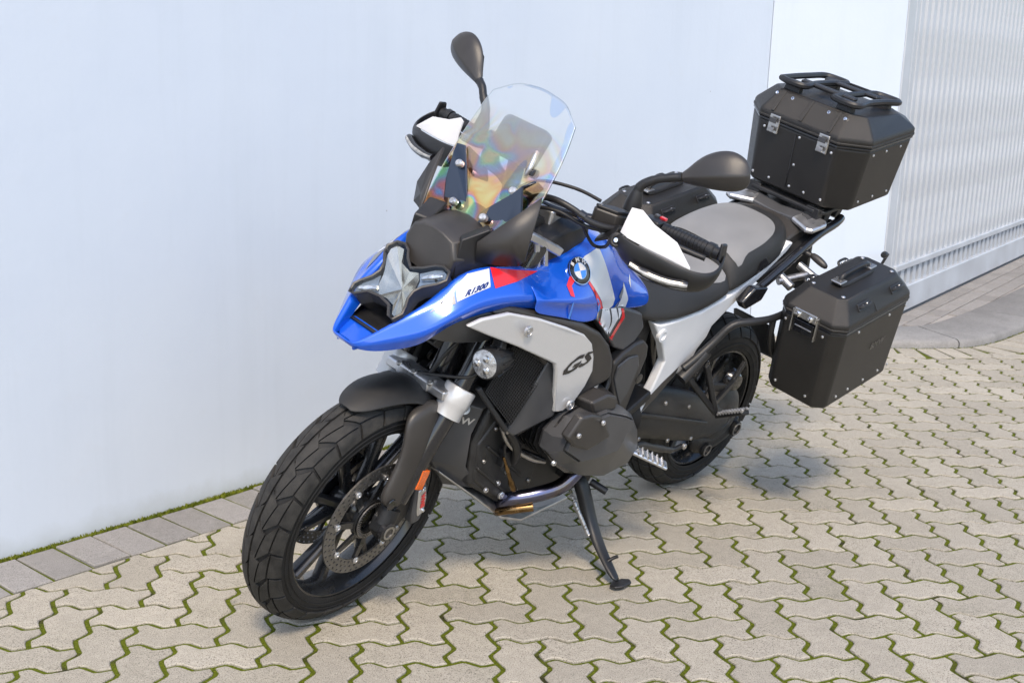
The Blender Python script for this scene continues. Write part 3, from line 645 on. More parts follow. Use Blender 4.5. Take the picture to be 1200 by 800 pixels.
for s in (1, -1):
    R = [my(rrect(0, y0, y1, z, x0, x1, sl), s) for y0, y1, z, x0, x1, sl in ((.055, .094, .645, 1.385, 1.475, -.3), (.068, .104, .60, 1.362, 1.498, .0), (.082, .116, .54, 1.372, 1.498, .1), (.088, .122, .47, 1.425, 1.520, .25), (.088, .126, .415, 1.462, 1.548, .32), (.09, .127, .383, 1.478, 1.538, .30))]
    fg = loft('fork_guard', R, DARKP, bike, st=True, subs=2)
    lathe('guard_recess', [(.016, 0), (.014, .002), (.0, .002)], (1.523, s * .1255, .405), (0, s, 0), GLOSSB, fg, n=16, st=True)
    V, F = tube_vf([(1.495, s * .105, .375), (1.512, s * .107, .335)], [.027, .030], 16); make('fork_foot', V, F, CASTB, bike, st=True)
    V, F = loft_vf([my(p, s) for p in ([(1.535, .088, .36), (1.545, .088, .32), (1.515, .088, .285), (1.42, .09, .315), (1.40, .09, .40), (1.44, .09, .42), (1.49, .09, .39)], [(1.53, .122, .355), (1.538, .126, .322), (1.513, .126, .292), (1.425, .108, .325), (1.405, .108, .40), (1.44, .112, .415), (1.485, .122, .385)])]); make('axle_clamp', V, F, CASTB, bike, st=True, bevel=.004)
    ax = lathe('axle_nut', [(.026, 0), (.026, .014), (.021, .017), (.019, .012), (.013, .012), (.012, .016), (0, .016)], (1.518, s * .12, .325), (0, s, 0), GLOSSB, bike, n=28, st=True)
    V, F = lathe_vf([(.019, .0135), (.019, .018), (.013, .018), (.013, .0135)], (1.518, s * .12, .325), (0, s, 0), 24, True); make('nut_ring', V, F, STEEL, ax, st=True)
    for dx, dz in ((-.03, -.03), (-.05, -.012)): bolt((1.518 + dx, s * .118, .325 + dz), (0, s, 0), .006, STEEL, ax, st=True)
    tube('fork_tube', [(1.475, s * .1, .39), (1.40, s * .1, .545), (1.352, s * .1, .635)], .0285, GLOSSB, bike, n=20, sm=0, st=True)
    tube('upper_fork_tube', [(1.352, s * .1, .64), (1.318, s * .1, .71), (1.285, s * .1, .80), (1.235, s * .1, .93), (1.17, s * .1, 1.06)], .0245, GLOSSB, bike, n=20, sm=0, st=True)
    d = Vector((1.318 - 1.40, 0, .71 - .545)).normalized()
    lathe('fork_collar', [(.030, -.040), (.0375, -.040), (.0388, -.008), (.0405, -.005), (.0405, .003), (.0412, .006), (.0412, .036), (.0385, .040), (.027, .040)], (1.350, s * .1, .643), d, SILVER, bike, n=32, st=True)
    # caliper
    V, F = loft_vf([my([(1.432, y, .425), (1.400, y, .437), (1.382, y, .40), (1.372, y, .345), (1.382, y, .305), (1.410, y, .30), (1.418, y, .335)], s) for y in (.055, .122)]); cal = make('brake_caliper', V, F, GREYP, bike, st=True, bevel=.006)
    V, F = loft_vf([my([(1.424, y, .410), (1.400, y, .418), (1.385, y, .38), (1.381, y, .335), (1.400, y, .325), (1.408, y, .345)], s) for y in (.12, .1265)]); cp_ = make('caliper_face', V, F, ALU, cal, st=True, bevel=.003)
    for q in ((1.411, .413), (1.388, .342)): bolt((q[0], s * .1262, q[1]), (0, s, 0), .0055, CHROME, cal, st=True)
    def plc(u, v, s=s):
        b_ = Vector((1.400, 0, .376)); e1 = Vector((.10, 0, .40)).normalized(); e2 = Vector((-.40, 0, .10)).normalized()
        q = b_ + e1 * u + e2 * v * s; return (q.x, s * .2, q.z)
    V = []; F = []
    for p_ in text_polys('BMW', .020, bold=.0012):
        b0 = len(V); V += [Vector((*[plc(u, v)[0]], s * .1275, plc(u, v)[2])) for u, v in p_]; F.append(tuple(range(b0, b0 + len(p_))))
    make('caliper_lettering', V, F, DRED, cal, st=True, smooth=False, recalc=False)
    V, F = loft_vf([my([(1.437, y, .480), (1.405, y, .470), (1.418, y, .415), (1.447, y, .425)], s) for y in (.108, .130)]); make('side_reflector', V, F, ORANGE, bike, st=True, bevel=.003)
V, F = merge(bar_vf((1.372, -.1, .665), (1.372, .1, .665), .05, .026, (0, 0, 1)), bar_vf((1.392, -.055, .672), (1.392, .055, .672), .035, .03, (0, 0, 1)))
fb = make('fork_bridge', V, F, ALU, bike, st=True, bevel=.005)
for y in (-.05, .0, .055): bolt((1.402, y, .682), (.5, 0, 1), .009, STEEL, fb, st=True, h=.008)
tube('brake_hose', [(1.38, .03, .69), (1.36, .05, .76), (1.31, .07, .83), (1.25, .06, .9)], .0055, HOSE, bike, st=True, n=8)
tube('brake_hose', [(1.40, .0, .685), (1.37, .06, .70), (1.33, .12, .72), (1.29, .13, .77)], .0045, HOSE, bike, st=True, n=8)
tube('brake_hose', [(1.40, .085, .42), (1.375, .075, .50), (1.355, .06, .60), (1.385, .04, .68)], .005, HOSE, bike, st=True, n=8)
# telelever wishbone and strut behind the forks
V, F = merge(bar_vf((1.37, 0, .655), (1.12, .11, .56), .04, .05), bar_vf((1.37, 0, .655), (1.12, -.11, .56), .04, .05)); make('wishbone', V, F, CASTB, bike, bevel=.006)
tube('front_strut', [(1.30, 0, .62), (1.19, 0, 1.0)], .035, GLOSSB, bike, n=16, sm=0)

# ---- beak
BL = [(1.649, .044, .806), (1.61, .068, .803), (1.565, .097, .817), (1.515, .122, .833), (1.48, .150, .890), (1.42, .158, .906), (1.365, .165, .918), (1.25, .180, .921), (1.215, .187, .909)]
BC = [(1.652, .046, .811), (1.612, .075, .830), (1.57, .110, .848), (1.53, .140, .866), (1.49, .164, .912), (1.43, .172, .937), (1.37, .182, .947), (1.28, .195, .950), (1.20, .200, .942)]
BR = [(1.655, .042, .817), (1.612, .064, .850), (1.57, .085, .886), (1.53, .103, .916), (1.478, .105, .948), (1.433, .114, .998), (1.368, .126, 1.016), (1.282, .142, 1.010), (1.17, .160, .995)]
BI = [(x - .003, y - .013, z - .001) for x, y, z in BR]
BF = [(x - .006, y * .72, z - .03) for x, y, z in BR]
beaks = {}
V = []; F = []
rows_l = [BL, BC, BR, BI, BF]
full = rows_l + [my(r, -1) for r in reversed(rows_l)]
# left wall and right wall as two strips joined by the lip at the tip
bm_rows = rows_l
def strip(rows): return loft_vf([[r[k] for r in rows] for k in range(len(rows[0]))], closed=False)
secs = [[r[k] for r in rows_l] for k in range(len(BL))]
tip = [[(1.651, y, .806), (1.656, y, .811), (1.659, y, .818), (1.645, y, .819), (1.636, y, .806)] for y in (.020, 0, -.020)]
V, F = loft_vf(list(reversed(secs)) + tip + [my(q, -1) for q in secs], closed=False)
und = loft_vf([[(1.638, y * .9, .810) for y in (.042, .02, 0, -.02, -.042)], [(1.60, y * 1.45, .812) for y in (.042, .02, 0, -.02, -.042)], [(1.50, y * 2.4, .85) for y in (.042, .02, 0, -.02, -.042)]], closed=False)
beak = make('beak', V, F, BLUE, bike, subs=2)
cr_ = beak.data.attributes.new('crease_edge', 'FLOAT', 'EDGE')
vc = beak.data.vertices
def near_row(co, row): return any((Vector((p[0], p[1] * (1 if co.y > 0 else -1), p[2])) - co).length < 1e-4 for p in row)
cv = []
for e in beak.data.edges:
    a, b = vc[e.vertices[0]].co, vc[e.vertices[1]].co
    cv.append(.8 if any((near_row(a, Q) or abs(a.x - qx) < 1e-4) and (near_row(b, Q) or abs(b.x - qx) < 1e-4) for Q, qx in ((BL, 1.651), (BC, 1.656), (BR, 1.659))) else 0.0)
cr_.data.foreach_set('value', cv)
grid('beak_tray', [[(1.640, y * .030, .809) for y in (-1, -.5, 0, .5, 1)], [(1.615, y * .054, .818) for y in (-1, -.5, 0, .5, 1)], [(1.578, y * .068, .836) for y in (-1, -.5, 0, .5, 1)]], BLUE, bike, subs=1)
grid('headlight_tray', [[(1.592, y * .060, .836) for y in (-1, -.5, 0, .5, 1)], [(1.56, y * .075, .832) for y in (-1, -.5, 0, .5, 1)], [(1.50, y * .095, .86) for y in (-1, -.5, 0, .5, 1)], [(1.42, y * .11, .90) for y in (-1, -.5, 0, .5, 1)]], BLACKP, bike, solid=.004)
V, F = und; make('beak_underside', V, F, BLACKP, bike, subs=1, solid=.004)
INK = mat('blue_ink', (.004, .02, .14), .3)
GDEC = [(1.557, 0.935), (1.524, 0.959), (1.492, 0.982), (1.47, 0.944)]
WDEC = [(1.491, 0.992), (1.46, 1.02), (1.388, 1.025), (1.363, 0.972), (1.404, 0.964), (1.468, 0.948)]
RDEC = [(1.385, 1.027), (1.346, 1.019), (1.285, 1.008), (1.206, 0.995), (1.27, 0.975), (1.345, 0.966)]
LXZ = (1.412, 0.972)
def obl(s):
    o_ = Vector((-.74, -.56 * s, -.38)).normalized()
    return lambda u, v: Vector((u, s * .15, v)) - o_ * .25
def decal(name, polys, *a_, **k_):
    for q in polys: conform(name, [q], *a_, **k_)
pxz = lambda s, y0=.4: (lambda u, v: (u, s * y0, v))
for s in (1, -1):
    OD = Vector((-.74, -.56 * s, -.38)).normalized()
    conform('grey_decal', [GDEC], obl(s), OD, beak, .0012, DGREY, beak)
    conform('white_decal', [WDEC], obl(s), OD, beak, .0012, DWHITE, beak)
    conform('red_decal', [RDEC], obl(s), OD, beak, .0012, DRED, beak)
    P = text_polys('R1300', .021, shear=.25, bold=.0012, sx=1.25)
    conform('model_lettering', P, lambda u, v, s=s: obl(s)(LXZ[0] - s * u, LXZ[1] + v - .21 * -u * s), OD, beak, .0016, INK, beak, step=0)

# ---- headlight
HO = Vector((1.514, 0, .94)); HB = Vector((-.786, 0, .618)); HN = Vector((.618, 0, .786))
hp = lambda y, b, n=0: HO + Vector((0, 1, 0)) * y + HB * b + HN * n
hh = [(0, .043), (.028, .060), (.048, .080), (.068, .089), (.092, .084), (.104, .062), (.094, .043), (.068, .016), (.060, -.004), (.064, -.026), (.078, -.048), (.086, -.066), (.078, -.088), (.060, -.086), (.038, -.064), (0, -.058)]
hx = hh + [(-y, b) for y, b in hh[-2:0:-1]]
hl = loft('headlight', [[hp(y * .97, b * .97, -.034) for y, b in hx], [hp(y * .85, b * .85, -.07) for y, b in hx]], BLACKP, bike)
V, F = tube_vf([hp(y, b, .004) for y, b in hx], .0038, 6, True); make('headlight_frame', V, F, DARKP, hl)
loft('headlight_wall', [[hp(y * .985, b * .985, n) for y, b in hx] for n in (.002, -.036)], GREYP, hl, cap=False)
cream = [(-.09, .078), (-.066, .079), (-.04, .046), (0, .037), (.022, .046), (.040, .030), (.050, .008), (.052, -.008), (.060, -.030), (.076, -.062), (.070, -.078), (.058, -.076), (.040, -.056), (.012, -.050), (-.012, -.054), (-.038, -.032), (-.050, -.006), (-.058, .006), (-.088, .042), (-.096, .062)]  # reflector outline; its reach over two arms paints in the sun's glare
def plate(name, P, n, m, par): return make(name, [hp(y, b, n) for y, b in P], [tuple(range(len(P)))], m, par, smooth=False)
cn = len(cream); ic = [(y * .45, b * .45) for y, b in cream]     # faceted bowl that sinks towards the lamp's centre
V = [hp(y, b, -.004) for y, b in cream] + [hp(y, b, -.018) for k, (y, b) in enumerate(ic)] + [hp(0, 0, -.030)]
F = [(k, (k + 1) % cn, cn + (k + 1) % cn, cn + k) for k in range(cn)] + [(cn + k, cn + (k + 1) % cn, 2 * cn) for k in range(cn)]
make('reflector_with_glare', V, F, CREAM, hl, angle=12)
for sg, P in ((1, [(.024, .046), (.042, .030), (.052, .010), (.066, .018), (.090, .044), (.099, .062), (.089, .079), (.068, .084), (.050, .075)]), (-1, [(-.014, -.054), (-.040, -.032), (-.056, -.008), (-.062, -.026), (-.076, -.048), (-.081, -.066), (-.074, -.082), (-.060, -.080), (-.038, -.060)])):
    dl = plate('daytime_light', P, -.006, LGREY, hl)
    a, b = ((.046, .036), (.086, .068)) if sg > 0 else ((-.026, -.044), (-.066, -.068))
    V, F = tube_vf([hp(*a, .0), hp((a[0] + b[0]) / 2, (a[1] + b[1]) / 2, .0), hp(*b, .0)], [.006, .0085, .006], 10); make('light_guide', V, F, LENSW, dl)
loft('headlight_lens', [[hp(y * .985, b * .985, .007) for y, b in hx], [hp(y * .985, b * .985, .004) for y, b in hx]], GLASS, hl, smooth=False)
for y, b in ((.088, .046), (-.088, .046), (.072, -.086), (-.072, -.086)): bolt(hp(y, b, .008), HN, .0035, BLACKP, hl)

# ---- nose, screen, deflectors, display
NP = [(-.078, .974), (-.086, 1.018), (-.070, 1.056), (-.036, 1.070), (0, 1.074), (.036, 1.070), (.070, 1.056), (.086, 1.018), (.078, .974), (.040, .963), (0, .961), (-.040, .963)]
nring = lambda x, k, dz=0, bow=.016: [(x + bow * (1 - (y / .086) ** 2) * 1.0 - .25 * max(0, z - 1.02), y * k, 1.018 + (z - 1.018) * k + dz) for y, z in NP]
nose = loft('nose_cowl', [nring(1.440, .90), nring(1.434, .985), nring(1.41, 1.06, .002), nring(1.33, 1.22, .006, .0)], DARKP, bike, bevel=.006, seg=3)
for s in (1, -1):
    loft('nose_cheek', [my(p, s) for p in ([(1.425, .083, 1.07), (1.43, .086, 1.01), (1.425, .084, .965), (1.33, .12, .985), (1.33, .135, 1.04), (1.36, .105, 1.10)], [(1.40, .05, 1.065), (1.40, .05, 1.01), (1.40, .05, .965), (1.30, .08, .98), (1.30, .09, 1.04), (1.33, .07, 1.095)])], BLACKP, bike, bevel=.004)
    wd_ = [(1.285, .170, 1.198), (1.306, .186, 1.15), (1.322, .196, 1.10), (1.322, .194, 1.050), (1.306, .168, 1.026), (1.340, .140, 1.020), (1.384, .104, 1.020), (1.392, .102, 1.068), (1.344, .134, 1.128)]
    V = [Vector(p) for p in my(wd_, s)]; wc = sum(V, Vector()) / len(V) + Vector((.006, .004 * s, 0)); V.append(wc); n0 = len(wd_)
    make('wind_deflector', V, [(k, (k + 1) % n0, n0) for k in range(n0)], DARKP, bike, solid=.006, angle=80)
    # clear lower deflector
    slab('clear_deflector', my([(1.300, .196, 1.14), (1.262, .215, 1.08), (1.235, .212, 1.00), (1.245, .190, .985), (1.29, .165, 1.02)], s), .003, GLASS, bike, d=(0, -s, 0), bevel=0, smooth=False)
def srow(c, m_, e): # centre, mid and edge point -> row of 9
    L_ = [Vector(c), Vector(m_), Vector(e)]
    a = [L_[0], L_[0].lerp(L_[1], .5) + Vector((.002, 0, 0)), L_[1], L_[1].lerp(L_[2], .5) + Vector((.003, 0, .0)), L_[2]]
    return [(p.x, -p.y, p.z) for p in reversed(a[1:])] + [tuple(p) for p in a]
sc_rows = [srow((1.166, 0, 1.402), (1.168, .080, 1.392), (1.190, .138, 1.354)), srow((1.190, 0, 1.352), (1.196, .084, 1.342), (1.206, .147, 1.318)), srow((1.226, 0, 1.280), (1.226, .09, 1.270), (1.226, .155, 1.270)),
           srow((1.272, 0, 1.192), (1.268, .09, 1.184), (1.262, .160, 1.198)), srow((1.318, 0, 1.108), (1.312, .09, 1.104), (1.302, .162, 1.112)), srow((1.346, 0, 1.056), (1.342, .085, 1.054), (1.330, .156, 1.056))]
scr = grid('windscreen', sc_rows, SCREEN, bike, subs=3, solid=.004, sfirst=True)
scr.data.materials.append(perspex('screen_edge', (.62, .70, .74), .12)); scr.modifiers['solid'].material_offset_rim = 1
BLUEK = mat('dark_tinted_bracket', (.02, .032, .06), .3, .1, .4)
for s in (1, -1):
    br = slab('screen_bracket', my([(1.300, .118, 1.205), (1.278, .135, 1.222), (1.262, .12, 1.22), (1.315, .02, 1.105), (1.335, .02, 1.068), (1.318, .10, 1.09), (1.292, .132, 1.13)], s), .006, BLUEK, bike, d=(-.8, 0, -.3), bevel=.002)
    for q in ((1.296, .092, 1.183), (1.331, .052, 1.103)): lathe('screen_screw', [(.010, -.012), (.010, .0), (.007, .004), (.004, .004), (.003, .002), (0, .002)], (q[0] + .006, q[1] * s, q[2] + .004), (.85, 0, .5), ALU, br, n=14)
dm = Matrix.Rotation(RAD(-28), 3, 'Y')
tf = loft('display', [[Vector((1.208, 0, 1.268)) + dm @ Vector((x, y * .84, z * .84)) for y, z in ((-.088, -.045), (-.088, .05), (-.075, .062), (.075, .062), (.088, .05), (.088, -.045), (.07, -.058), (-.07, -.058))] for x in (.014, -.014)], BLACKP, bike, bevel=.006)
make('screen_glass', [Vector((1.208, 0, 1.268)) + dm @ Vector((-.0155, y * .84, z * .84)) for y, z in ((-.078, -.04), (-.078, .045), (.078, .045), (.078, -.04))], [(0, 1, 2, 3)], GLOSSB, tf, smooth=False)
tube('display_arm', [(1.21, .05, 1.24), (1.24, .07, 1.21), (1.25, .085, 1.235), (1.22, .07, 1.27)], .006, ALU, bike, n=8)
tube('display_arm', [(1.20, 0, 1.24), (1.20, 0, 1.12)], .022, BLACKP, bike, n=10, sm=0)
V, F = merge(tube_vf([(1.24, .075, 1.225), (1.24, .10, 1.225)], .012, 12)); make('display_knob', V, F, GLOSSB, bike)
V, F = merge(bar_vf((1.215, .10, 1.072), (1.115, .13, 1.03), .03, .022), bar_vf((1.19, .11, 1.06), (1.175, .12, .99), .022, .016), bar_vf((1.165, .118, 1.05), (1.15, .125, .99), .02, .014)); make('cockpit_bracket', V, F, ALU, bike, bevel=.004)

# ---- tank
ST = [(1.250, [(0, .985), (.08, .988), (.148, .990), (.180, .972), (.206, .948), (.204, .935), (.205, .914)]),
      (1.190, [(0, .990), (.08, .993), (.138, .994), (.178, .970), (.215, .942), (.206, .925), (.211, .900)]),
      (1.120, [(0, .998), (.08, 1.000), (.134, .997), (.175, .968), (.219, .932), (.205, .912), (.216, .885)]),
      (1.040, [(0, 1.03), (.08, 1.034), (.138, 1.030), (.172, .980), (.214, .914), (.206, .893), (.221, .858)]),
      (.955, [(0, 1.058), (.07, 1.060), (.120, 1.054), (.158, .995), (.198, .905), (.198, .892), (.205, .868)]),
      (.885, [(0, 1.045), (.07, 1.043), (.118, 1.026), (.150, .970), (.182, .896), (.184, .886), (.188, .866)]),
      (.815, [(0, 1.000), (.07, .994), (.112, .972), (.143, .932), (.166, .884), (.168, .872), (.170, .848)]),
      (.740, [(0, .955), (.06, .948), (.100, .932), (.135, .908), (.156, .876), (.160, .862), (.163, .838)]),
      (.690, [(0, .925), (.05, .918), (.085, .905), (.122, .892), (.148, .872), (.154, .858), (.158, .840)])]
rows = [[(x, -y, z) for y, z in reversed(p[1:])] + [(x, y, z) for y, z in p] for x, p in ST]
tank = grid('fuel_tank', rows, BLUE, bike, subs=2, solid=.004)
cr_ = tank.data.attributes.new('crease_edge', 'FLOAT', 'EDGE'); vc = tank.data.vertices
crset = [(x, p[4]) for x, p in ST]; shset = [(x, p[2]) for x, p in ST]
def isin(co, S): return any(abs(co.x - x) < 1e-4 and abs(abs(co.y) - q[0]) < 1e-4 and abs(co.z - q[1]) < 1e-4 for x, q in S)
cr_.data.foreach_set('value', [.7 if (isin(vc[e.vertices[0]].co, crset) and isin(vc[e.vertices[1]].co, crset)) else (.55 if isin(vc[e.vertices[0]].co, shset) and isin(vc[e.vertices[1]].co, shset) else 0.0) for e in tank.data.edges])
for s in (1, -1):
    D = (0, -s, -.12)
    decal('white_decal', [[(1.058, 1.028), (1.03, 1.045), (.965, 1.062), (.945, 1.020), (.905, .924), (.912, .908), (.955, .896), (.993, .945), (1.030, .990)]], pxz(s), D, tank, .0012, DWHITE, tank)
    decal('red_decal', [[(1.062, 1.018), (1.054, 1.022), (1.032, .992), (.996, .946), (.957, .897), (.966, .896), (1.004, .930), (1.020, .962)], [(1.122, .988), (1.096, 1.006), (1.056, 1.020), (1.075, 1.000), (1.104, .985), (1.108, .962), (1.122, .966)]], pxz(s), D, tank, .0012, DRED, tank)
    decal('light_blue_decal', [[(1.012, .950), (.990, .905), (.966, .897), (1.000, .940)], [(1.13, .905), (1.05, .890), (1.045, .868), (1.12, .885)]], pxz(s), D, tank, .0012, LBLUE, tank)
    decal('white_decal', [[(.862, .918), (.842, .955), (.818, .905), (.826, .886), (.872, .875), (.892, .888)], [(.806, .95), (.79, .965), (.798, .93)]], pxz(s), D, tank, .0012, DWHITE, tank)
    decal('grey_decal', [[(.895, .905), (.870, .915), (.880, .925), (.845, .945), (.850, .930), (.905, .890)], [(.925, .893), (.9, .893), (.882, .878), (.915, .874)]], pxz(s), D, tank, .0018, DGREY, tank)
    # roundel
    lc = Vector((1.062, s * .155, .980)); hit = bvh(tank).ray_cast(Vector((1.062, s * .4, .985)), Vector((0, -s, 0))); ln = hit[1] if hit[1].y * s > 0 else -hit[1]; lc = hit[0]
    e1 = Vector((-s, 0, 0)); e1 = (e1 - ln * e1.dot(ln)).normalized(); e2 = ln.cross(e1)
    if e2.z < 0: e2 = -e2
    LR = .036
    lg = lathe('roundel', [(0, -.004), (LR, -.004), (LR, .004), (LR - .0015, .005), (0, .005)], lc, ln, GLOSSB, tank, n=40)
    V, F = lathe_vf([(LR, .004), (LR, .0062), (LR - .0018, .0062), (LR - .0018, .004)], lc, ln, 48, True); make('roundel_rim', V, F, CHROME, lg)
    V, F = lathe_vf([(LR * .60, .0052), (LR * .60, .0062), (LR * .565, .0062), (LR * .565, .0052)], lc, ln, 40, True); make('roundel_ring', V, F, CHROME, lg)
    for k in range(4):
        P = [lc + ln * .0058] + [lc + ln * .0058 + (e1 * math.cos(a) + e2 * math.sin(a)) * LR * .565 for a in [k * math.pi / 2 + q * math.pi / 16 for q in range(9)]]
        make('roundel_quarter', P, [tuple(range(len(P)))], WHITEP if k % 2 == 0 else LBLUE, lg, smooth=False)
    for ch, a in (('B', 135), ('M', 90), ('W', 45)):
        V = []; F = []; a = RAD(a); o_ = lc + ln * .0062 + (e1 * math.cos(a) + e2 * math.sin(a)) * LR * .79; uu = e1 * math.sin(a) - e2 * math.cos(a); vv = e1 * math.cos(a) + e2 * math.sin(a)
        for p_ in text_polys(ch, LR * .40, bold=.0006, sx=1.15):
            b0 = len(V); V += [o_ + uu * u + vv * v for u, v in p_]; F.append(tuple(range(b0, b0 + len(p_))))
        make('roundel_letter', V, F, WHITEP, lg, smooth=False, recalc=False)
    # lower trim with graphics
    tr = slab('tank_trim', my([(.985, .205, .890), (.85, .186, .866), (.737, .176, .826), (.706, .175, .778), (.735, .178, .742), (.789, .182, .722), (.860, .198, .752), (.905, .212, .785), (1.000, .222, .862)], s), .03, GREYP, bike, d=(0, -s, 0), bevel=.006)
    decal('white_decal', [[(.972, .886), (.935, .880), (.925, .835), (.935, .800), (.955, .812), (.99, .860)], [(.925, .877), (.895, .872), (.885, .845), (.915, .808), (.928, .820), (.918, .835)], [(.885, .870), (.868, .867), (.866, .855), (.88, .842)]], pxz(s), (0, -s, 0), tr, .0012, DWHITE, tr)
    decal('red_decal', [[(.990, .870), (.950, .802), (.932, .790), (.905, .796), (.862, .848), (.866, .866), (.850, .862), (.846, .840), (.898, .780), (.93, .776), (.965, .800), (1.000, .862)]], pxz(s), (0, -s, 0), tr, .0010, DRED, tr)
loft('tank_front_cover', [[(x, y * w, z) for y, z in ((-1, zb), (-.9, zt - .015), (-.55, zt), (0, zt + .004), (.55, zt), (.9, zt - .015), (1, zb))] for x, w, zb, zt in ((1.215, .09, .98, 1.02), (1.15, .115, .985, 1.055), (1.07, .122, 1.00, 1.088), (1.01, .118, 1.02, 1.096), (.965, .10, 1.03, 1.078))], BLACKP, bike, bevel=.006)

# ---- front side panels, radiators, auxiliary lamps
SILP = [(1.432, .168, .888), (1.398, .180, .907), (1.329, .200, .922), (1.238, .220, .904), (1.145, .238, .875), (1.077, .247, .849), (1.040, .251, .820), (1.017, .252, .778), (1.003, .251, .736), (1.010, .246, .69), (1.030, .240, .645), (1.064, .236, .620), (1.098, .235, .624), (1.112, .237, .66), (1.146, .241, .755), (1.158, .241, .776), (1.186, .239, .790), (1.291, .218, .836), (1.368, .190, .863)]
for s in (1, -1):
    sp_ = slab('side_panel', my(SILP, s), .014, SILVER, bike, d=(0, -s, 0), bevel=.005, seg=3)
    conform('panel_lettering', text_polys('GS', .072, shear=.35, bold=.0025, sx=1.15), lambda u, v, s=s: (1.082 - s * u, s * .5, .765 + v * .72 + .32 * (s * u)), (0, -s, 0), sp_, .0012, GLOSSB, sp_, step=0)
    for q in ((1.278, .215, .880), (1.058, .238, .645)):
        lathe('panel_screw', [(.014, -.004), (.014, .001), (.011, .0025), (.010, .0005), (.0065, .0005), (.006, .003), (.003, .003), (.0025, .001), (0, .001)], (q[0], s * (q[1] + .012), q[2]), (0, s, 0), ALU, sp_, n=20)
    slab('airbox_cover', my([(1.36, .172, .915), (1.314, .186, .931), (1.198, .208, .903), (1.06, .226, .866), (.985, .232, .832), (.935, .236, .790), (.905, .240, .745), (.893, .242, .700), (.91, .241, .682), (.945, .240, .670), (1.02, .236, .648), (1.06, .230, .64), (1.10, .222, .70), (1.2, .200, .80)], s), .05, DARKP, bike, d=(0, -s, 0), bevel=.012, seg=3)
    # radiator
    Q = [Vector(p) for p in my([(1.222, .150, .812), (1.128, .205, .762), (1.226, .203, .600), (1.290, .150, .680)], s)]
    core = slab('radiator_core', [p for p in Q], .02, mat('radiator_core', (.006, .006, .007), .7), bike, d=(-.75, -.6 * s, 0), bevel=0)
    n_ = (Q[1] - Q[0]).cross(Q[3] - Q[0]).normalized(); n_ = n_ if n_.y * s > 0 else -n_
    parts = []
    for k in range(19):
        t_ = k / 18; parts.append(bar_vf(Q[0].lerp(Q[1], t_) + n_ * .006, Q[3].lerp(Q[2], t_) + n_ * .006, .0017, .0035, n_))
    for k in range(27):
        t_ = k / 26; parts.append(bar_vf(Q[0].lerp(Q[3], t_) + n_ * .007, Q[1].lerp(Q[2], t_) + n_ * .007, .0017, .0035, n_))
    V, F = merge(*parts); make('radiator_grille', V, F, BLACKP, core, smooth=False, recalc=False)
    slab('radiator_frame', my([(1.296, .145, .690), (1.228, .208, .588), (1.236, .206, .578), (1.308, .142, .682)], s), .012, BLACKP, bike, d=(0, -s, 0), bevel=.003)
    loft('radiator_shroud', [my(p, s) for p in ([(1.150, .212, .772), (1.128, .222, .757), (1.102, .230, .66), (1.076, .224, .604), (1.200, .206, .560), (1.226, .200, .578)], [(1.135, .185, .76), (1.115, .185, .75), (1.085, .19, .66), (1.065, .185, .60), (1.19, .170, .555), (1.215, .175, .575)])], GREYP, bike, bevel=.005)
    # auxiliary lamp
    ac = Vector((1.352, s * .183, .785)); ad = Vector((.93, s * .12, .0)).normalized()
    al = lathe('auxiliary_lamp', [(.012, -.095), (.022, -.088), (.033, -.06), (.037, -.03), (.0385, 0), (.0385, .004), (.035, .005)], ac, ad, BLACKP, bike, n=32)
    V, F = merge(*[bar_vf(ac + ad * -.075 + o_ * .026, ac + ad * -.02 + o_ * .0375, .004, .010, o_) for o_ in [(basis(ad)[1] * math.cos(a) + basis(ad)[2] * math.sin(a)) for a in [k * math.pi / 6 for k in range(12)]]]); make('cooling_fin', V, F, BLACKP, al)
    lathe('lamp_lens', [(.036, .003), (.035, .006), (.026, .009), (.012, .0105), (0, .011)], ac, ad, LENSW, al, n=28)
    V, F = merge(*[lathe_vf([(.009, .010), (.008, .014), (0, .015)], ac + (basis(ad)[1] * math.cos(a) + basis(ad)[2] * math.sin(a)) * .017, ad, 10) for a in (.5, 2.6, 4.7)]); make('lamp_element', V, F, CHROME, al)
    V, F = bar_vf(ac - ad * .04 + Vector((0, 0, .03)), ac - ad * .05 + Vector((-.02, -s * .02, .085)), .03, .02, (1, 0, 0)); make('lamp_bracket', V, F, BLACKP, al, bevel=.003)
    slab('beak_duct', my([(1.50, .115, .842), (1.435, .105, .822), (1.378, .108, .806), (1.317, .125, .808), (1.285, .150, .828), (1.27, .175, .905), (1.365, .160, .912), (1.48, .145, .885)], s), .02, GREYP, bike, d=(0, -s, 0), bevel=.006)
# dark body behind: frame head, oil cooler, battery tray
box('oil_cooler', (1.40, 0, .835), (.03, .17, .10), BLACKP, bike, rot=rot_y(RAD(-35)), bevel=.004)
parts = [bar_vf((1.425 + k * .0045, -.08, .80 + k * .0065), (1.425 + k * .0045, .08, .80 + k * .0065), .0018, .003) for k in range(12)] + [bar_vf((1.424, y, .797), (1.478, y, .875), .0018, .003) for y in [-.08 + .0107 * k for k in range(16)]]
V, F = merge(*parts); make('oil_cooler_grille', V, F, BLACKP, bike, smooth=False, recalc=False)
loft('main_frame', [[(x, y * w, z) for y, z in ((-1, z0), (-1, z1), (1, z1), (1, z0))] for x, w, z0, z1 in ((1.26, .085, .72, .97), (1.10, .12, .60, .97), (.90, .14, .55, .93), (.70, .135, .45, .83), (.58, .12, .40, .76))], CASTB, bike, bevel=.01)

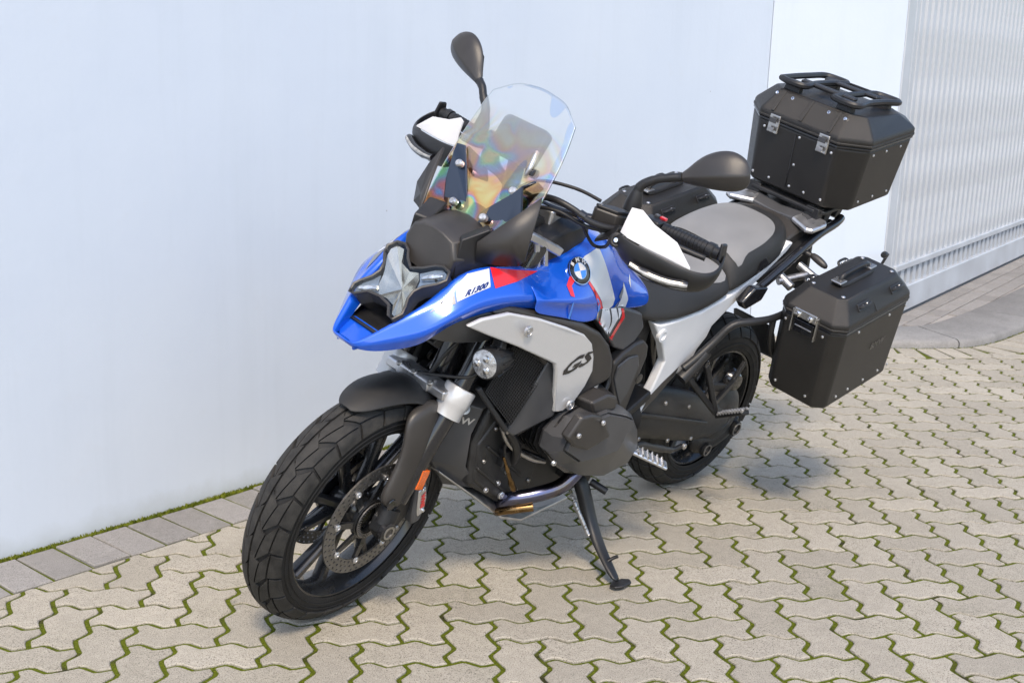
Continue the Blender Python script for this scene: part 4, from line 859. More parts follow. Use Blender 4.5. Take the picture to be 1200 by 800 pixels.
# ---- engine
loft('engine_block', [[(x, y, z) for x, z in ((1.245, .50), (1.225, .37), (1.05, .255), (.70, .245), (.60, .34), (.56, .52), (.66, .70), (1.08, .70), (1.21, .61))] for y in (-.125, .125)], ENG, bike, bevel=.012)
ec = [[(x - max(0, abs(t) - .45) * .12 - (.004 if abs(t) < .2 else 0), t * .118, z + abs(t) * dz) for t in (-1, -.45, -.2, 0, .2, .45, 1)] for x, z, dz in ((1.235, .655, -.02), (1.30, .615, -.015), (1.325, .53, 0), (1.315, .43, .0), (1.245, .335, .01))]
ecv = grid('engine_front_cover', ec, GREYP, bike, solid=.008, bevel=.004, angle=20)
conform('engine_lettering', text_polys('BMW', .024, bold=.0006, sx=1.1), lambda u, v: (1.6, .086 + u * .8, .562 + v), (-1, 0, 0), ecv, .0012, STEEL, ecv, step=0)
lathe('cover_grommet', [(.016, -.004), (.016, .006), (.010, .007), (.009, .003), (0, .003)], (1.292, .10, .605), (.4, .6, .5), STEEL, ecv, n=18)
for s in (1, -1):
    slab('engine_side_cover', my([(1.235, .13, .50), (1.215, .13, .385), (1.125, .13, .315), (1.04, .13, .275), (.97, .13, .30), (.95, .13, .46), (1.06, .13, .56), (1.17, .13, .585)], s), .02, ENG, bike, d=(0, -s, 0), bevel=.006)
    for q in ((1.022, .478), (1.060, .428), (1.091, .385), (1.117, .356), (1.161, .346), (1.089, .310)): bolt((q[0], s * .131, q[1]), (0, s, 0), .008 if q[0] != 1.089 else .012, ALU, bike, h=.007)
    # cylinder barrel with fins
    O = [(1.10, .515), (1.055, .468), (.99, .425), (.90, .395), (.81, .375), (.735, .378), (.700, .40), (.690, .435), (.716, .492), (.762, .552), (.815, .590), (.869, .610), (.95, .640), (1.005, .632), (1.064, .612), (1.10, .57)]
    cx_ = sum(p[0] for p in O) / len(O); cz_ = sum(p[1] for p in O) / len(O)
    ring = lambda y, k, dx=0, dz=0: [(cx_ + (x - cx_) * k + dx, s * y, cz_ + (z - cz_) * k + dz) for x, z in O]
    loft('cylinder', [ring(.10, .80, .02), ring(.215, .86, .015)], CASTB, bike, bevel=.004)
    for k in range(5): loft('cylinder_fin', [ring(.135 + k * .017, .93, .02), ring(.140 + k * .017, .93, .02)], CASTB, bike, bevel=0)
    CO = [(1.108, .520), (1.045, .464), (.935, .404), (.815, .371), (.712, .386), (.683, .432), (.714, .496), (.770, .560), (.835, .600), (.95, .642), (1.06, .614), (1.108, .568)]
    CI = [(1.116, .552), (1.032, .498), (.945, .492), (.866, .494), (.854, .520), (.848, .546), (.826, .556), (.832, .584), (.870, .602), (.96, .632), (1.06, .625), (1.110, .588)]
    mx_ = sum(p[0] for p in CI) / 12; mz_ = sum(p[1] for p in CI) / 12
    ci = lambda y, k: [(mx_ + (x - mx_) * k, s * y, mz_ + (z - mz_) * k) for x, z in CI]
    co = lambda y, k: [(cx_ + (x - cx_) * k, s * y, cz_ + (z - cz_) * k) for x, z in CO]
    cc = loft('cylinder_cover', [co(.210, .94), co(.224, .99), co(.256, 1.0), ci(.304, 1.0), ci(.302, .975), ci(.297, .97), ci(.297, .945), ci(.312, .935)], GREYP, bike, bevel=.0022, angle=15)
    slab('cover_cap', my([(1.132, .322, .600), (1.100, .327, .572), (1.040, .330, .548), (.952, .328, .570), (.985, .328, .612), (1.015, .328, .642), (1.06, .328, .657), (1.100, .326, .658)], s), .03, DARKP, cc, d=(0, -s, 0), bevel=.007)
    for q in ((1.105, .330, .610), (1.015, .331, .628)): bolt((q[0], s * q[1], q[2]), (0, s, 0), .007, ALU, cc, h=.006)
    bolt((1.09, s * .268, .492), (0, s, -.2), .008, ALU, cc, h=.008)
    V, F = loft_vf([my(p, s) for p in ([(1.02, .20, .650), (.95, .20, .665), (.885, .20, .655), (.87, .20, .60), (1.0, .20, .61)], [(1.03, .292, .668), (.965, .295, .680), (.915, .29, .660), (.905, .29, .62), (1.01, .295, .632)])]); make('ignition_cover', V, F, DARKP, cc, bevel=.008)
    V, F = loft_vf([ring(.240, 1.015, 0, -.002), ring(.246, 1.015, 0, -.002)]); make('cover_gasket', V, F, GLOSSB, cc)
    # exhaust header
    tube('exhaust_pipe', [(.90, s * .225, .40), (.955, s * .222, .355), (1.02, s * .190, .325), (1.065, s * .150, .300), (1.050, s * .115, .262), (.97, s * .09, .240), (.80, s * .07, .232)], .0215, EXH, bike, n=18)
    tube('heat_shield', [(1.03, s * .205, .298), (1.075, s * .155, .270), (1.055, s * .11, .232), (.95, s * .09, .212)], .012, BRONZE, bike, n=10)
    tube('oxygen_sensor', [(1.145, s * .15, .455), (1.13, s * .16, .42), (1.105, s * .165, .375), (1.085, s * .168, .345)], [.004, .006, .009, .006], BRONZE, bike, n=10)
    tube('intake_pipe', [(.90, s * .16, .745), (.93, s * .2, .70), (.95, s * .215, .655)], .024, ALU, bike, n=14)
    tube('coolant_hose', [(1.03, s * .17, .70), (.98, s * .19, .672), (.93, s * .2, .66)], .014, HOSE, bike, n=10)
    tube('wiring', [(.92, s * .19, .73), (.88, s * .20, .70), (.86, s * .21, .66), (.88, s * .22, .63)], .008, HOSE, bike, n=8)
for s in (1, -1):
    tube('coolant_hose', [(1.215, s * .135, .60), (1.19, s * .165, .565), (1.15, s * .175, .52), (1.12, s * .17, .47), (1.10, s * .15, .43)], .012, HOSE, bike, n=10)
    tube('oil_line', [(1.18, s * .14, .56), (1.15, s * .16, .50), (1.08, s * .185, .455), (1.03, s * .20, .44)], .007, STEEL, bike, n=8)
    tube('wiring', [(1.14, s * .15, .46), (1.155, s * .155, .50), (1.13, s * .18, .55), (1.07, s * .2, .58)], .0045, HOSE, bike, n=8)
    tube('wiring', [(1.20, s * .13, .64), (1.17, s * .165, .60), (1.11, s * .19, .575), (1.02, s * .2, .60)], .0055, HOSE, bike, n=8)
    box('sensor_block', (1.125, s * .14, .445), (.04, .03, .05), BLACKP, bike, bevel=.004)
    box('hose_clamp', (1.19, s * .165, .565), (.012, .03, .03), STEEL, bike, bevel=.003)
    for a_, b_ in (((1.20, .132, .49), (1.03, .132, .36)), ((1.22, .132, .43), (1.08, .132, .32)), ((1.15, .132, .55), (.98, .132, .42))):
        V, F = bar_vf(my([a_], s)[0], my([b_], s)[0], .007, .012, (0, 1, 0)); make('cover_rib', V, F, ENG, bike, bevel=.002)
    for q in ((1.185, .54), (1.20, .445), (1.03, .31), (.985, .33), (.965, .40), (1.13, .57)): bolt((q[0], s * .131, q[1]), (0, s, 0), .006, STEEL, bike, h=.006)
    for k in range(7):     # ribs on the front of the cylinder
        V, F = bar_vf((1.075 - k * .003, s * .15 + s * k * .0, .46 + k * .024), (1.06 - k * .012, s * .222, .465 + k * .025), .006, .012, (1, 0, 0)); make('cylinder_rib', V, F, CASTB, bike, bevel=.0015)
slab('bash_plate', [(1.29, .07, .402), (1.295, 0, .400), (1.29, -.07, .402), (1.19, -.115, .330), (1.05, -.125, .222), (.95, -.12, .180), (.72, -.10, .180), (.72, .10, .180), (.95, .12, .180), (1.05, .125, .222), (1.19, .115, .330)], .008, ALU, bike, d=(-.35, 0, -1), bevel=.003)
loft('silencer_chamber', [[(x, y, z) for y, z in ((-.10, .20), (-.10, .27), (.10, .27), (.10, .20))] for x in (.90, .62)], CASTB, bike, bevel=.015)

# ---- side stand
sl_ = loft('side_stand', [[(p + Vector((dx * w, dy * w, 0))) for dx, dy in ((-1, -.7), (-1, .7), (-.6, 1), (.6, 1), (1, .7), (1, -.7), (.6, -1), (-.6, -1))] for p, w in ((Vector((.805, .165, .330)), .024), (Vector((.795, .20, .270)), .022), (Vector((.792, .250, .195)), .019), (Vector((.815, .315, .165)), .017), (Vector((.838, .375, .145)), .015), (Vector((.846, .418, .125)), .014))], BLACKP, bike, subs=1)
slab('stand_foot', [(.880, .418, .128), (.85, .405, .124), (.815, .412, .124), (.803, .43, .130), (.818, .446, .136), (.862, .449, .138), (.882, .438, .134)], .008, BLACKP, sl_, d=(0, .27, -.96), bevel=.003)
tube('stand_tang', [(.828, .36, .152), (.815, .367, .164), (.808, .375, .172)], .005, BLACKP, sl_, n=8)
sp_ = []
A, B = Vector((.845, .165, .30)), Vector((.822, .275, .178)); ax, u_, w_ = basis(B - A)
tube('stand_spring', [A.lerp(B, k / 240) + (u_ * math.cos(k * .45) + w_ * math.sin(k * .45)) * .006 for k in range(241)], .0016, STEEL, sl_, n=5, sm=0)
tube('spring_sleeve', [A.lerp(B, .35), A.lerp(B, .95)], .0062, STEEL, sl_, n=10, sm=0)
box('stand_mount', (.81, .14, .335), (.09, .06, .05), CASTB, bike, bevel=.006)
tube('stand_stop', [(.765, .19, .30), (.74, .235, .285)], .011, HOSE, bike, n=10, sm=0)

# ---- seat
def seat(name, secs):
    R = []
    for x, hwb, zb, hws, zs, zt in secs:
        half = [(hwb * .82, zb - .004), (hwb, zb + .012), ((hwb * .55 + hws * .45) * 1.01, zb + (zs - zb) * .55), (hws, zs), (hws * .72, zt - .004), (hws * .36, zt)]
        R.append([(x, y, z) for y, z in half] + [(x, 0, zt)] + [(x, -y, z) for y, z in reversed(half)])
    return loft(name, R, SEATB, bike, subs=2)
seat1 = seat('rider_seat', [(.745, .085, .80, .06, .885, .905), (.73, .135, .795, .085, .885, .912), (.68, .165, .778, .105, .868, .897), (.60, .172, .764, .125, .848, .876), (.50, .174, .766, .140, .842, .866), (.40, .174, .778, .150, .846, .868), (.31, .172, .805, .150, .868, .890), (.285, .168, .812, .14, .875, .895), (.278, .15, .82, .12, .87, .885)])
seat2 = seat('pillion_seat', [(.288, .15, .815, .11, .89, .905), (.278, .170, .812, .135, .905, .932), (.22, .170, .832, .145, .928, .957), (.12, .166, .862, .145, .955, .980), (.02, .155, .895, .135, .978, 1.002), (-.05, .125, .925, .105, .985, 1.006), (-.085, .085, .945, .07, .98, .995), (-.095, .05, .955, .04, .975, .985)])
def pl_top(u, v): return (u, v, 1.3)
def rnd_poly(P): return [(p.x, p.y) for p in spline([(x, y, 0) for x, y in P] + [(P[0][0], P[0][1], 0)], 4)[:-1]]
conform('seat_insert', [rnd_poly([(.262, -.125), (.262, .125), (.20, .135), (.10, .130), (.03, .105), (.0, .05), (.0, -.05), (.03, -.105), (.10, -.130), (.20, -.135)])], pl_top, (0, 0, -1), seat2, .0022, SEATG, seat2, step=.02)
conform('seat_insert', [rnd_poly([(.66, -.07), (.67, 0), (.66, .07), (.58, .105), (.48, .128), (.38, .140), (.295, .138), (.290, 0), (.295, -.138), (.38, -.140), (.48, -.128), (.58, -.105)])], pl_top, (0, 0, -1), seat1, .0022, SEATG, seat1, step=.02)
conform('seat_badge', [[(.10, .90), (.13, .885), (.165, .868), (.150, .905), (.12, .918)]], pxz(1), (0, -1, 0), seat2, .002, GLOSSB, seat2)

# ---- rear frame, side covers, tail
FR = [(.635, .160, .772), (.612, .162, .744), (.560, .162, .690), (.522, .162, .632), (.540, .162, .560), (.580, .160, .450), (.562, .160, .462), (.50, .158, .505), (.425, .156, .570), (.395, .156, .565), (.388, .156, .590), (.365, .156, .595), (.352, .156, .640), (.318, .156, .678), (.308, .156, .712), (.24, .155, .762), (.168, .152, .806), (.08, .150, .858), (-.03, .142, .918), (-.06, .138, .945), (-.03, .140, .95), (.06, .150, .902), (.12, .153, .868), (.20, .156, .832), (.285, .160, .806), (.40, .162, .778), (.52, .162, .766), (.60, .162, .764)]
for s in (1, -1):
    fr_ = slab('rear_frame', my(FR, s), .03, WHITEF, bike, d=(0, -s, 0), bevel=.006, seg=3)
    slab('frame_inset', my([(.566, .162, .470), (.548, .162, .520), (.500, .161, .555), (.428, .159, .598), (.435, .159, .575), (.505, .161, .510)], s), .004, DARKP, fr_, d=(0, -s, 0), bevel=.001)
    lathe('frame_boss', [(.020, -.006), (.020, .006), (.013, .007), (.011, .002), (0, .002)], (.585, s * .163, .730), (0, s, 0), WHITEF, fr_, n=22)
    sc_ = slab('side_cover', my([(.838, .200, .700), (.800, .198, .722), (.735, .188, .738), (.690, .180, .738), (.655, .176, .715), (.645, .176, .680), (.664, .178, .600), (.668, .176, .515), (.62, .172, .45), (.66, .172, .40), (.74, .180, .47), (.80, .196, .60), (.835, .20, .66)], s), .04, DARKP, bike, d=(0, -s, 0), bevel=.010, seg=3)
    slab('cover_panel', my([(.820, .204, .690), (.772, .200, .708), (.715, .190, .700), (.690, .187, .660), (.705, .186, .580), (.735, .190, .545), (.790, .198, .610), (.82, .203, .65)], s), .008, GREYP, sc_, d=(0, -s, 0), bevel=.004)
    lathe('cover_plug', [(.015, 0), (.015, .003), (.012, .004), (0, .0035)], (.662, s * .178, .612), (0, s, 0), GLOSSB, sc_, n=18)
    V, F = bar_vf((.75, s * .16, .46), (.57, s * .15, .54), .03, .06, (0, 1, 0)); make('rear_frame_stay', V, F, CASTB, bike, bevel=.006)
    # luggage rails
    tube('carrier_rail', [(.13, s * .165, .815), (.0, s * .165, .885), (-.156, s * .155, .962), (-.275, s * .150, .998), (-.32, s * .14, 1.01)], .0145, GLOSSB, bike, n=12)
    V, F = loft_vf([my([(.10, y, .855), (-.02, y, .90), (-.15, y, .965), (-.28, y, 1.005), (-.30, y, .985), (-.14, y, .94), (.10, y, .825)], s) for y in (.12, .150)]); make('tail_side', V, F, BLACKP, bike, bevel=.006)
    tube('case_carrier', [(.43, s * .175, .600), (.39, s * .185, .635), (.345, s * .195, .680), (.300, s * .215, .742), (.24, s * .245, .760), (.155, s * .265, .770), (.02, s * .268, .795), (-.18, s * .26, .83)], .0115, BLACKP, bike, n=12)
    tube('case_carrier', [(.15, s * .262, .768), (.13, s * .262, .70), (.06, s * .26, .62), (-.06, s * .255, .585), (-.2, s * .25, .62), (-.22, s * .25, .80)], .010, BLACKP, bike, n=10)
    tube('case_carrier', [(.36, s * .19, .648), (.415, s * .18, .578), (.43, s * .178, .565)], .02, BLACKP, bike, n=12, sm=0)
    # passenger footrest
    pb = slab('footrest_bracket', my([(.425, .182, .590), (.395, .190, .560), (.362, .192, .590), (.332, .200, .640), (.352, .198, .655), (.40, .190, .62)], s), .016, BLACKP, bike, d=(0, -s, 0), bevel=.004)
    bolt((.347, s * .2, .612), (0, s, 0), .012, GLOSSB, pb); bolt((.385, s * .195, .585), (0, s, 0), .009, GLOSSB, pb)
    V, F = merge(*[bar_vf(my([a], s)[0], my([b], s)[0], w, .014, (0, 1, 0)) for a, b, w in (((.342, .198, .605), (.262, .234, .446), .020), ((.405, .186, .570), (.258, .236, .440), .018), ((.318, .206, .530), (.205, .205, .508), .024), ((.275, .226, .475), (.145, .20, .512), .022), ((.16, .20, .50), (.095, .19, .57), .016))]); make('footrest_arm', V, F, CASTB, pb, bevel=.003)
    fp_ = make('passenger_footrest', *bar_vf((.246, s * .240, .432), (.268, s * .335, .500), .034, .016, (0, 0, 1)), CASTB, pb, bevel=.004)
    V, F = merge(*[box_vf(Vector((.246, s * .240, .432)).lerp(Vector((.268, s * .335, .500)), t_) + Vector((dx, 0, .009)), (.010, .009, .012)) for t_ in [.08 + .105 * k for k in range(9)] for dx in (-.013, .013)]); make('footrest_cleats', V, F, ALU, fp_, bevel=.001)
    # rider footrest
    rf = make('rider_footrest', *bar_vf((.682, s * .225, .415), (.600, s * .318, .383), .052, .012, (0, 0, 1), .044, .010), ALU, bike, bevel=.004)
    A, B = Vector((.682, s * .225, .415)), Vector((.600, s * .318, .383)); t0 = (B - A).normalized(); sd_ = t0.cross(Vector((0, 0, 1))).normalized()
    V, F = merge(*[lathe_vf([(.0036, 0), (.0022, .008), (0, .0082)], A.lerp(B, .12 + .125 * k) + sd_ * w + Vector((0, 0, .004)), (0, 0, 1), 5) for k in range(7) for w in (-.022, -.011, 0, .011, .022)]); make('footrest_teeth', V, F, CHROME, rf, smooth=False)
    box('footrest_mount', (.69, s * .19, .42), (.06, .08, .045), CASTB, bike, bevel=.006)
tube('gear_lever', [(.690, .238, .418), (.62, .226, .408), (.53, .215, .372), (.44, .205, .338), (.385, .20, .320), (.335, .20, .322)], [.010, .011, .012, .010, .008, .008], BLACKP, bike, n=10)
bolt((.335, .206, .325), (0, 1, 0), .010, STEEL, bike, h=.008)
tube('brake_pedal', [(.69, -.23, .40), (.8, -.235, .37), (.86, -.24, .36)], .01, BLACKP, bike, n=10)
# swing arm with shaft drive and final drive housing
sw = []
for x, z, hz, y, hy in ((.60, .44, .09, .10, .05), (.50, .435, .095, .105, .052), (.38, .405, .10, .108, .052), (.24, .365, .098, .11, .050), (.14, .33, .085, .112, .046), (.06, .31, .07, .112, .042), (-.05, .315, .06, .112, .04)):
    sw.append([(x, y + hy * a, z + hz * b) for a, b in ((.0, 1), (.6, .85), (.95, .4), (.95, -.4), (.6, -.85), (0, -1), (-.6, -.85), (-.6, .85))])
loft('swing_arm', sw, ENG, bike, subs=1)
for q in ((.56, .155, .50), (.44, .158, .475), (.30, .16, .435), (.52, .152, .365), (.36, .158, .325), (.22, .158, .30)): bolt(q, (0, 1, 0), .007, STEEL, bike, h=.006)
for k in range(6): lathe('shaft_bellows', [(.070, -.006), (.078, 0), (.070, .006)], (.585 + k * .011, .105, .445), (1, 0, 0), HOSE, bike, n=20)
V, F = bar_vf((.56, .158, .46), (.16, .163, .345), .012, .012, (0, 1, 0)); make('swing_arm_rib', V, F, ENG, bike, bevel=.003)
lathe('final_drive', [(.03, .06), (.095, .07), (.105, .085), (.10, .12), (.075, .138), (.035, .145), (.03, .14), (0, .14)], (0, 0, .318), (0, 1, 0), ENG, bike, n=40)
loft('torque_arm', [[(x, y, z + hz) for y in (.095, .135)] + [(x, y, z - hz) for y in (.135, .095)] for x, z, hz in ((.14, .245, .045), (.06, .208, .04), (-.03, .215, .034), (-.11, .248, .035), (-.13, .275, .03))], CASTB, bike, subs=1)
for q, r in (((.050, .138, .204), .024), ((-.105, .138, .250), .027)):
    V, F = lathe_vf([(r, -.01), (r, .004), (r * .78, .005), (r * .76, .001), (0, .001)], q, (0, 1, 0), 24); cp_ = make('pivot_cap', V, F, CASTB, bike)
    V, F = lathe_vf([(r * .86, .003), (r * .86, .007), (r * .72, .007), (r * .72, .003)], q, (0, 1, 0), 24, True); make('cap_ring', V, F, STEEL, cp_)
tube('rear_strut', [(.33, 0, .45), (.42, 0, .74)], .03, GLOSSB, bike, n=14, sm=0)
lathe('hub_cover', [(.0, .165), (.026, .163), (.035, .15), (.04, .13)], (.04, 0, .468), (0, 1, 0), GLOSSB, bike, n=20)
loft('mudguard_rear', [[(rc.x + r * math.cos(RAD(a)), y, rc.z + r * math.sin(RAD(a))) for y in (-.09, -.05, 0, .05, .09)] for a, r in ((128, .36), (142, .355), (158, .35))], BLACKP, bike, closed=False, subs=1, solid=.004)
loft('tail_unit', [[(x, y * w, z) for y, z in ((-1, z0), (-1, z1), (-.5, z1 + .012), (.5, z1 + .012), (1, z1), (1, z0))] for x, w, z0, z1 in ((.22, .12, .78, .82), (.05, .12, .84, .91), (-.09, .125, .90, .975), (-.22, .12, .955, 1.0), (-.34, .08, .985, 1.005))], DARKP, bike, bevel=.006)
# grab handles and rack
gh = [(-.10, .165, .998), (-.17, .17, 1.012), (-.19, .155, 1.018), (-.165, .10, 1.022), (-.165, .0, 1.014), (-.165, -.10, 1.022), (-.19, -.155, 1.018), (-.17, -.17, 1.012), (-.10, -.165, .998), (-.085, -.15, .996), (-.115, -.085, 1.004), (-.125, 0, .998), (-.115, .085, 1.004), (-.085, .15, .996)]
slab('grab_rail', gh, .018, GREYP, bike, d=(0, 0, -1), bevel=.005)
for s in (1, -1): slab('grab_handle', my([(-.092, .172, 1.000), (-.165, .176, 1.016), (-.185, .158, 1.020), (-.165, .085, 1.024), (-.112, .075, 1.006), (-.080, .150, .998)], s), .017, ALU, bike, d=(0, 0, -1), bevel=.006)
slab('rack_plate', [(-.15, .12, 1.044), (-.18, .15, 1.044), (-.34, .15, 1.068), (-.46, .11, 1.088), (-.46, -.11, 1.088), (-.34, -.15, 1.068), (-.18, -.15, 1.044), (-.15, -.12, 1.044)], .014, BLACKP, bike, d=(0, 0, -1), bevel=.004)
for s in (1, -1):
    V, F = merge(bar_vf((-.17, s * .115, 1.015), (-.17, s * .115, 1.05), .035, .05, (0, 1, 0)), bar_vf((-.22, s * .12, 1.0), (-.24, s * .12, 1.055), .03, .04, (0, 1, 0)), bar_vf((-.33, s * .1, 1.0), (-.36, s * .1, 1.07), .03, .04, (0, 1, 0))); make('rack_mount', V, F, BLACKP, bike, bevel=.003)
    tube('indicator_stem', [(-.10, s * .15, .92), (-.11, s * .185, .915)], .010, BLACKP, bike, n=8, sm=0)
    loft('rear_indicator', [[(-.115 + dx * w, s * y, z + dz * w) for dx, dz in ((1, 0), (.5, .8), (-.5, .8), (-1, 0), (-.5, -.8), (.5, -.8))] for y, z, w in ((.18, .916, .012), (.20, .914, .017), (.235, .904, .017), (.25, .90, .008))], DARKP, bike, subs=1)
box('number_plate_holder', (-.34, 0, .80), (.02, .16, .20), BLACKP, bike, rot=rot_y(RAD(20)), bevel=.004)
box('tail_lamp', (-.36, 0, .965), (.03, .14, .04), DRED, bike, bevel=.006)
for p, q, r_ in (((.04, .18, .84), (-.05, .22, .87), .012), ((.02, .15, .86), (.02, .22, .835), .015), ((-.08, .17, .88), (-.09, .235, .86), .013)):
    tube('case_latch_stud', [p, q], r_, STEEL, bike, n=12, sm=0)
# front left passenger pad between frame and case
slab('carrier_pad', [(.245, .195, .80), (.20, .20, .845), (.13, .205, .84), (.15, .205, .80), (.22, .20, .775)], .03, GLOSSB, bike, d=(0, -1, 0), bevel=.005)

LEDG = mat('indicator_lens', (.34, .34, .33), .2, .2, .6, var=.3, vs_=90)
# ---- handlebar, controls, hand guards, mirrors (turn with the fork)
hb_ = tube('handlebar', [(.958, -.45, 1.158), (.962, -.31, 1.150), (.99, -.24, 1.138), (1.06, -.16, 1.128), (1.085, -.06, 1.110), (1.085, .06, 1.110), (1.06, .16, 1.128), (.99, .24, 1.138), (.962, .31, 1.150), (.958, .45, 1.158)], .0125, GLOSSB, bike, n=14, st=True)
box('handlebar_clamp', (1.085, 0, 1.085), (.05, .14, .06), ALU, bike, st=True, bevel=.008)
lathe('steering_cap', [(0, .03), (.05, .03), (.055, .02), (.055, 0)], (1.11, 0, 1.06), (.0, 0, 1), BLACKP, bike, st=True, n=24)
for s in (1, -1):
    A, B = Vector((.963, s * .30, 1.151)), Vector((.958, s * .425, 1.157))
    gr = tube('grip', [A, B], .0175, HOSE, bike, n=18, sm=0, st=True)
    V, F = merge(*[lathe_vf([(.0176, -.0012), (.0188, -.0006), (.0188, .0006), (.0176, .0012)], A.lerp(B, .1 + .08 * k), B - A, 18) for k in range(11)]); make('grip_ribs', V, F, HOSE, gr, st=True)
    lathe('bar_end', [(.020, 0), (.020, .016), (.016, .020), (.016, .034), (.010, .036), (0, .036)], (.958, s * .428, 1.157), (0, s, .04), BLACKP, bike, n=18, st=True)
    swb = box('switch_unit', (.972, s * .272, 1.150), (.042, .05, .042), BLACKP, bike, st=True, bevel=.006)
    box('switch_button', (.952, s * .285, 1.172), (.012, .018, .008), DRED if s > 0 else GREYP, swb, st=True, bevel=.002)
    box('switch_button', (.955, s * .268, 1.173), (.014, .012, .008), GREYP, swb, st=True, bevel=.002)
    box('control_clamp', (.985, s * .240, 1.146), (.03, .028, .038), ALU, bike, st=True, bevel=.004)
    lv = [(1.00, .235, 1.150), (1.03, .27, 1.150), (1.025, .33, 1.148), (1.005, .41, 1.146), (.995, .445, 1.146)]
    tube('hand_lever', my(lv, s), [.009, .010, .0075, .007, .008], BLACKP, bike, n=10, st=True)
    rs_ = loft('fluid_reservoir', [my([(x, y, z) for x, y in ((1.085, .168), (1.075, .155), (1.035, .185), (1.018, .225), (1.035, .238), (1.065, .222))], s) for z in (1.128, 1.166)], DARKP, bike, st=True, bevel=.005)
    loft('reservoir_cap', [my([(x, y, z) for x, y in ((1.082, .170), (1.074, .159), (1.038, .187), (1.022, .223), (1.036, .233), (1.063, .218))], s) for z in (1.166, 1.174)], BLACKP, rs_, st=True, bevel=.002)
    for q in ((1.070, .172), (1.030, .222)): bolt((q[0], s * q[1], 1.174), (0, 0, 1), .004, STEEL, rs_, st=True, h=.002)
    # hand guard
    lo = [(1.098, .258, 1.100), (1.098, .290, 1.074), (1.086, .340, 1.058), (1.062, .410, 1.053), (1.036, .465, 1.064), (1.008, .492, 1.084), (.985, .490, 1.122), (.962, .472, 1.143)]
    ml = [(1.118, .258, 1.128), (1.126, .290, 1.108), (1.118, .345, 1.096), (1.096, .415, 1.092), (1.066, .472, 1.100), (1.026, .503, 1.112), (.985, .497, 1.136), (.958, .476, 1.155)]
    mi = [(1.118, .262, 1.150), (1.124, .292, 1.146), (1.116, .345, 1.142), (1.096, .400, 1.136), (1.070, .455, 1.128), (1.028, .492, 1.130), (.985, .492, 1.150), (.953, .474, 1.168)]
    hg = grid('hand_guard', [my(r, s) for r in (lo, ml, mi)], BLACKP, bike, st=True, subs=2, solid=.007)
    up = [(1.108, .274, 1.216), (1.092, .296, 1.217), (1.086, .335, 1.196), (1.074, .400, 1.178), (1.066, .450, 1.134)]
    m2 = [(1.115, .268, 1.150), (1.119, .295, 1.146), (1.110, .345, 1.142), (1.090, .400, 1.136), (1.066, .452, 1.128)]
    mm_ = [tuple((Vector(a) + Vector(b)) / 2 + Vector((.003, .001, 0))) for a, b in zip(up, m2)]
    grid('guard_insert', [my(r, s) for r in (m2, mm_, up)], WHITEP, hg, st=True, solid=.005, bevel=.003, angle=60)
    sl1 = [(1.1245, .325, 1.094), (1.115, .365, 1.088), (1.098, .415, 1.087), (1.074, .462, 1.094)]
    ir = tube('indicator_surround', my(sl1, s), [.010, .012, .012, .010], GLOSSB, hg, n=12, st=True)
    tube('indicator_lens', my([(x + .007, y + .003, z + .001) for x, y, z in sl1], s), [.004, .006, .006, .004], LEDG, ir, n=10, st=True)
    gp = lathe('guard_pivot', [(.018, -.02), (.018, .004), (.013, .007), (.009, .006), (.008, .002), (0, .002)], (1.112, s * .264, 1.126), (.8, s * .35, .3), BLACKP, hg, n=18, st=True)
    bolt((1.120, s * .267, 1.129), (.8, s * .35, .3), .006, CHROME, gp, st=True)
    slab('guard_end', my([(.975, .470, 1.190), (.95, .470, 1.188), (.94, .472, 1.150), (.955, .476, 1.135), (.98, .478, 1.150)], s), .010, BLACKP, hg, st=True, d=(0, -s, 0), bevel=.004)
    slab('guard_bracket', my([(1.115, .255, 1.135), (1.10, .20, 1.10), (1.06, .18, 1.09), (1.055, .20, 1.125), (1.09, .25, 1.16)], s), .01, BLACKP, hg, st=True, d=(0, 0, -1), bevel=.003)
    # mirror
    mr = lathe('mirror', [(.022, 0), (.021, .02), (.015, .045), (.010, .06)], (1.058, s * .248, 1.192), (0, 0, 1), BLACKP, bike, n=16, st=True)
    tube('mirror_stem', my([(1.058, .248, 1.235), (1.056, .252, 1.258), (1.046, .278, 1.283), (1.036, .305 - (.010 if s < 0 else 0), 1.298), (1.026, .332 - (.016 if s < 0 else 0), 1.310 - (.004 if s < 0 else 0))], s), [.0125, .0115, .0105, .011, .012], BLACKP, mr, n=12, st=True)
    A, B = Vector((1.026, .330, 1.309)), Vector((.985, .478, 1.372)); tt = (B - A).normalized(); fv = Vector((1, .25, .15)); fv = (fv - tt * fv.dot(tt)).normalized(); uv_ = tt.cross(fv); uv_ = uv_ if uv_.z > 0 else -uv_
    R = []
    for t_, up_, dn, dp in ((-.02, .011, .011, .010), (.08, .018, .016, .013), (.22, .040, .022, .020), (.40, .056, .030, .027), (.60, .062, .036, .030), (.78, .058, .038, .027), (.92, .042, .032, .018), (1.0, .022, .016, .007)):
        p = A + (B - A) * t_; R.append([tuple(p + uv_ * (up_ * a if a > 0 else dn * -a * -1) + fv * dp * b) for a, b in ((1, -.25), (.86, .28), (.45, .72), (0, 1), (-.45, .72), (-.86, .28), (-1, -.25), (0, -.32))])
    dm_ = (0, 0, 0) if s > 0 else (0, -.016, -.004)      # the far mirror is folded in a little
    R = [my([tuple(Vector(q) + Vector(dm_)) for q in r], s) for r in R]
    mh = loft('mirror_head', R, DARKP, mr, st=True, subs=2)
    ca = mh.data.attributes.new('crease_edge', 'FLOAT', 'EDGE'); rid = [steer(r[3]) for r in R]; edg = [steer(r[0]) for r in R] + [steer(r[6]) for r in R]
    on = lambda v, S: any((v - p).length < 1e-4 for p in S)
